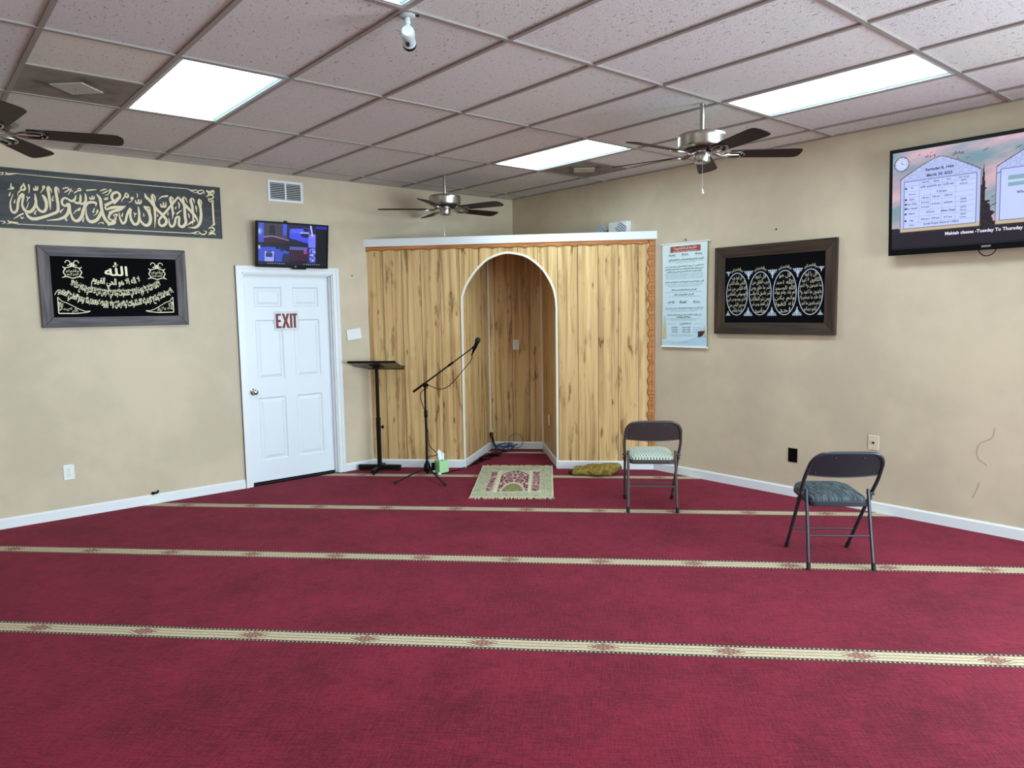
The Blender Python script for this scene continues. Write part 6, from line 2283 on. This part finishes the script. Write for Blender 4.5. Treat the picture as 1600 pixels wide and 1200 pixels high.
# ------------------------------------------------------------------ tissue box
def build_tissue():
    p = np_(0.795, -0.245)
    t = thing('tissue_box', 'mint green cube tissue box on the carpet beside the microphone stand', 'tissue box', (p.x, p.y, 0), PANEL_ANG + math.radians(43))
    s, h = 0.054, 0.128
    m = MB()
    m.box(-s, s, -s, s, 0.0, h)
    bx = m.build('carton', M_GREENBOX, t, smooth=0, bevel=0.002)
    o = MB()
    o.prism([(math.cos(k / 20 * 2 * math.pi) * 0.034, math.sin(k / 20 * 2 * math.pi) * 0.018) for k in range(20)], lambda a, b, d: (a, b, d), h, h + 0.0012)
    o.build('opening', Mat('carton_slot', (60, 70, 60), 0.8), bx, smooth=0)
    g = MB()

    def fn(a, b):
        u = (a - 0.5) * 2
        w = 0.030 + 0.016 * b
        x = u * w - 0.018 * b
        y = 0.014 * math.sin(u * 4.2 + 1.0) * (0.5 + b) + 0.004 * math.sin(9 * u)
        z = h - 0.004 + b * (0.098 + 0.026 * math.sin(u * 2.6 + 2.2))
        return (x, y, z)
    g.grid(18, 10, fn)
    tt = g.build('tissue', M_TISSUE, t, smooth=180, fix=False)
    md = tt.modifiers.new('thick', 'SOLIDIFY')
    md.thickness = 0.0012


build_tissue()


# ------------------------------------------------------------------ prayer rug
def build_rug():
    c = [Vector((-1.158, -0.843, 0)), Vector((-0.679, -1.400, 0)), Vector((-1.545, -2.285, 0)), Vector((-2.084, -1.767, 0))]   # TL TR BR BL
    ctr = sum(c, Vector()) / 4
    ay = ((c[0] + c[1]) / 2 - (c[2] + c[3]) / 2)
    ln = ay.length
    ax = ((c[1] + c[2]) / 2 - (c[0] + c[3]) / 2)
    wd = ax.length
    rz = math.atan2(ay.y, ay.x) - math.pi / 2
    t = thing('prayer_rug', 'small cream and maroon fringed prayer rug lying at the niche opening', 'rug', (ctr.x, ctr.y, 0), rz)
    nx, ny = 130, 200
    skew = (ax.normalized().dot(ay.normalized()))

    def hgt(x, y):
        return 0.009 + 0.008 * max(0, mnoise.noise(Vector((x * 3.4, y * 3.4, 3)))) + 0.012 * math.exp(-((y + 0.40 + 0.1 * x) / 0.05) ** 2) * 0.4
    m = MB()

    def fn(a, b):
        x = (a - .5) * wd
        y = (b - .5) * ln
        return (x + y * skew * 0.9, y, hgt(x, y))
    m.grid(nx, ny, fn)
    r = m.build('pile', M_RUG, t, smooth=180, fix=False)
    md = r.modifiers.new('thick', 'SOLIDIFY')
    md.thickness = 0.007
    md.offset = -1

    def vor(x, y, s):
        """cell noise for the woven flowers"""
        return mnoise.cell(Vector((x * s, y * s, 0)))

    def flower(x, y, s, th):
        p = Vector((x * s, y * s, 1.7))
        d, _ = mnoise.voronoi(p)
        return d[0] < th

    def pf(co):
        y = co.y
        x = co.x - y * skew * 0.9
        a, b = x / wd + .5, .5 - y / ln        # a left->right, b niche end -> hall end
        cream = (206, 200, 170)
        sage = (150, 156, 126)
        olive = (138, 134, 92)
        mar = (92, 14, 32)
        pink = (206, 160, 160)
        n = mnoise.noise(Vector((x * 40, y * 40, 0)))
        if a < 0.012 or a > 0.988 or b < 0.008 or b > 0.992:
            return (222, 206, 178)
        inner = 0.155 < a < 0.835 and 0.155 < b < 0.885
        if not inner:
            d, _ = mnoise.voronoi(Vector((x * 38, y * 30, 0.5)))
            if d[0] < 0.26:
                return (176, 170, 140)
            if (d[1] - d[0]) < 0.16:
                return sage
            if abs(a - 0.145) < 0.006 or abs(a - 0.845) < 0.006 or abs(b - 0.145) < 0.006:
                return (216, 202, 178)
            return (196 + n * 16, 196 + n * 16, 164 + n * 14)
        if 0.165 < a < 0.245 or 0.735 < a < 0.825:
            if 0.19 < b < 0.86:
                d, _ = mnoise.voronoi(Vector((x * 24, y * 24, 2.5)))
                if d[0] < 0.27:
                    return (222, 200, 188)
                if (d[1] - d[0]) < 0.13:
                    return pink
                return mar
            return cream
        u = (a - 0.495) / 0.185
        if abs(u) < 1.0:
            arch_b = 0.165 + 0.16 * abs(u) ** 1.7
            if b > arch_b and b < 0.86:
                if b < arch_b + 0.022:
                    return (84, 14, 30)
                # flowers mirrored about the centre line, paling to olive towards the hall end
                ua = abs(u)
                dd = math.hypot(u * 0.85, (b - 0.90) * 2.1)
                d, _ = mnoise.voronoi(Vector((ua * 3.3, b * 17, 3.5)))
                d2, _ = mnoise.voronoi(Vector((ua * 6.0, b * 30, 6.5)))
                vine = abs(ua - 0.45 - 0.28 * math.sin(b * 15.0)) < 0.05 or abs(ua - 0.12 - 0.10 * math.sin(b * 21.0)) < 0.035
                if dd < 0.62:
                    if d2[0] < 0.22:
                        return (190, 178, 134)
                    return olive if d[0] > 0.25 else (112, 104, 66)
                if abs(dd - 0.68) < 0.05:
                    return (212, 198, 172)
                if d[0] < 0.30:
                    return (224, 204, 194) if d2[0] > 0.16 else (150, 60, 80)
                if vine or (d[1] - d[0]) < 0.07:
                    return (206, 176, 166)
                return (98, 16, 34)
        if abs(a - 0.285) < 0.018 or abs(a - 0.705) < 0.018:
            return (220, 208, 180)
        return (198 + n * 10, 190 + n * 10, 160)
    paint(r, pf)
    rr = random.Random(4)
    for sgn, nm in ((1, 'fringe'), (-1, 'fringe')):
        f = MB()
        y0 = sgn * ln / 2
        f.box(-wd / 2 + skew * y0 * .9, wd / 2 + skew * y0 * .9, min(y0, y0 + sgn * 0.012), max(y0, y0 + sgn * 0.012), 0.004, 0.013)
        n = 64
        for k in range(n):
            x = (k + .5) / n * wd - wd / 2 + skew * y0 * .9
            l = rr.uniform(0.035, 0.062) if sgn < 0 else rr.uniform(0.045, 0.085)
            zt = 0.008 if sgn < 0 else 0.008 + 0.014 * max(0, mnoise.noise(Vector((k * 0.35, 2, 0))))
            dx = rr.uniform(-0.018, 0.018)
            f.tube([(x, y0, 0.009), (x + dx * .5, y0 + sgn * l * .5, zt), (x + dx, y0 + sgn * l, 0.005)], [0.0046, 0.005, 0.0036], 5)
        f.build(nm, M_FRINGE, t)


build_rug()


# ------------------------------------------------------------------ mustard cloth bundle
def build_cloth():
    p0, p1 = Vector((-0.715, -1.745, 0)), Vector((-0.455, -2.075, 0))
    d = (p1 - p0)
    c = (p0 + p1) / 2
    m = MB()
    L, n, k = d.length + 0.05, 34, 28
    rings = []
    for i in range(n + 1):
        u = i / n
        hz = 0.060 + 0.075 * (u ** 1.3)
        wd = 0.100 + 0.03 * math.sin(u * 3.1)
        end = min(1.0, (u / 0.06) ** 0.5 if u < 0.06 else 1.0, ((1 - u) / 0.12) ** 0.5 if u > 0.88 else 1.0)
        ring = []
        for j in range(k):
            a = 2 * math.pi * j / k
            ca, sa = math.cos(a), math.sin(a)
            x = (u - .5) * L + (0.03 * sa if u > .85 else 0)
            y = math.copysign(abs(ca) ** 0.7, ca) * wd * (0.35 + 0.65 * end)
            z = hz * 0.5 + math.copysign(abs(sa) ** 0.75, sa) * hz * 0.5 * end
            q = mnoise.noise(Vector((x * 11, y * 11, z * 11))) * 0.016 + mnoise.noise(Vector((x * 27, y * 27, z * 27 + 5))) * 0.007
            z2 = max(0.002, z + q * (1.4 if sa > 0 else 0.2))
            ring.append(m.addv((x + q * .6, y + q, z2)))
        rings.append(ring)
    for a, b in zip(rings, rings[1:]):
        for j in range(k):
            m.f.append([a[j], a[(j + 1) % k], b[(j + 1) % k], b[j]])
    m.f.append(rings[0][::-1])
    m.f.append(rings[-1][:])
    t = thing('folded_cloth', 'mustard yellow folded cloth bundle lying against the niche baseboard', 'cloth', (c.x, c.y, 0), math.atan2(d.y, d.x))
    m.build('bundle', M_MUSTARD, t, smooth=180)
    e = MB()
    e.ball((-L / 2 - 0.012, -0.03, 0.022), 0.022, 8, (1.3, 1.2, 0.9))
    e.build('dark_end', Mat('dark_maroon_cloth', (44, 14, 18), 0.9), t)


build_cloth()


# ------------------------------------------------------------------ cables in the niche
def build_cables():
    rr = random.Random(12)
    # blue network cable coil
    c = np_(1.30, 0.93)
    pts = []
    for k in range(58):
        a = k * 0.52
        r = 0.10 + 0.035 * math.sin(k * 0.9) + rr.uniform(-0.015, 0.015)
        pts.append((c.x + r * math.cos(a) * 1.15, c.y + r * math.sin(a) * 0.9, 0.012 + 0.055 * abs(math.sin(k * 0.37)) + rr.uniform(0, 0.02)))
    e = (EB - EA).normalized()
    for k in range(17):                                     # one loop standing up against the back panel
        a = -math.pi * 0.75 + k / 16 * math.pi * 1.75
        q = np_(1.42 + 0.085 * math.cos(a), 1.02, 0.105 + 0.085 * math.sin(a))
        pts.append(tuple(q))
    pts.append(tuple(np_(1.33, 1.0, 0.02)))
    o = MB().tube(catmull(pts, 4), 0.0036, 6).build('network_cable', M_BLUE)
    tag(o, 'coiled blue network cable on the carpet in the back of the niche', 'cable')
    # black cable tangle
    pts = []
    for k in range(46):
        u = k / 45
        s = 1.27 - 0.27 * u + 0.085 * math.sin(k * 1.9) + rr.uniform(-0.03, 0.03)
        d = 0.80 - 0.72 * u + 0.075 * math.cos(k * 1.45) + rr.uniform(-0.03, 0.03)
        lim = 0.997 + (1.108 - 0.997) * max(0, d) / 1.08 + 0.045
        s = max(s, lim)
        pts.append(tuple(np_(s, d, 0.007 + 0.015 * abs(math.sin(k * 1.1)))))
    o = MB().tube(catmull(pts, 4), 0.0036, 6).build('black_cable', M_BLACK)
    tag(o, 'tangle of black cable on the carpet along the left side of the niche', 'cable')
    # plug and leads hanging at the left back corner
    t = thing('cable_box', 'pale junction piece with black leads at the foot of the niche back left corner', 'cable box', tuple(np_(1.125, 1.055, 0)), PANEL_ANG)
    MB().box(-0.026, 0.026, -0.026, 0.0, 0.205, 0.245).build('box', Mat('pale_wood_block', (206, 184, 150), 0.6), t, smooth=0, bevel=0.002)
    k = MB()
    k.tube(catmull([(-0.008, -0.014, 0.205), (-0.008, -0.018, 0.16), (0.012, -0.03, 0.10), (0.03, -0.04, 0.05), (0.06, -0.08, 0.012)], 5), 0.0065, 7)
    k.build('lead', M_BLACK, t)
    k = MB()
    k.tube(catmull([(0.010, -0.014, 0.205), (0.014, -0.02, 0.15), (0.03, -0.03, 0.09), (0.05, -0.035, 0.04), (0.09, -0.07, 0.010)], 5), 0.0065, 7)
    k.build('lead', M_BLACK, t)
    k = MB()
    k.box(-0.018, -0.002, -0.030, -0.014, 0.150, 0.195)
    k.box(0.006, 0.022, -0.036, -0.020, 0.105, 0.150)
    k.build('plug', M_BLACK, t, smooth=0, bevel=0.003)
    k = MB()
    k.tube([(0.004, -0.025, 0.130), (0.010, -0.028, 0.108)], 0.0085, 8)
    k.build('plug_collar', M_STEEL, t)


build_cables()
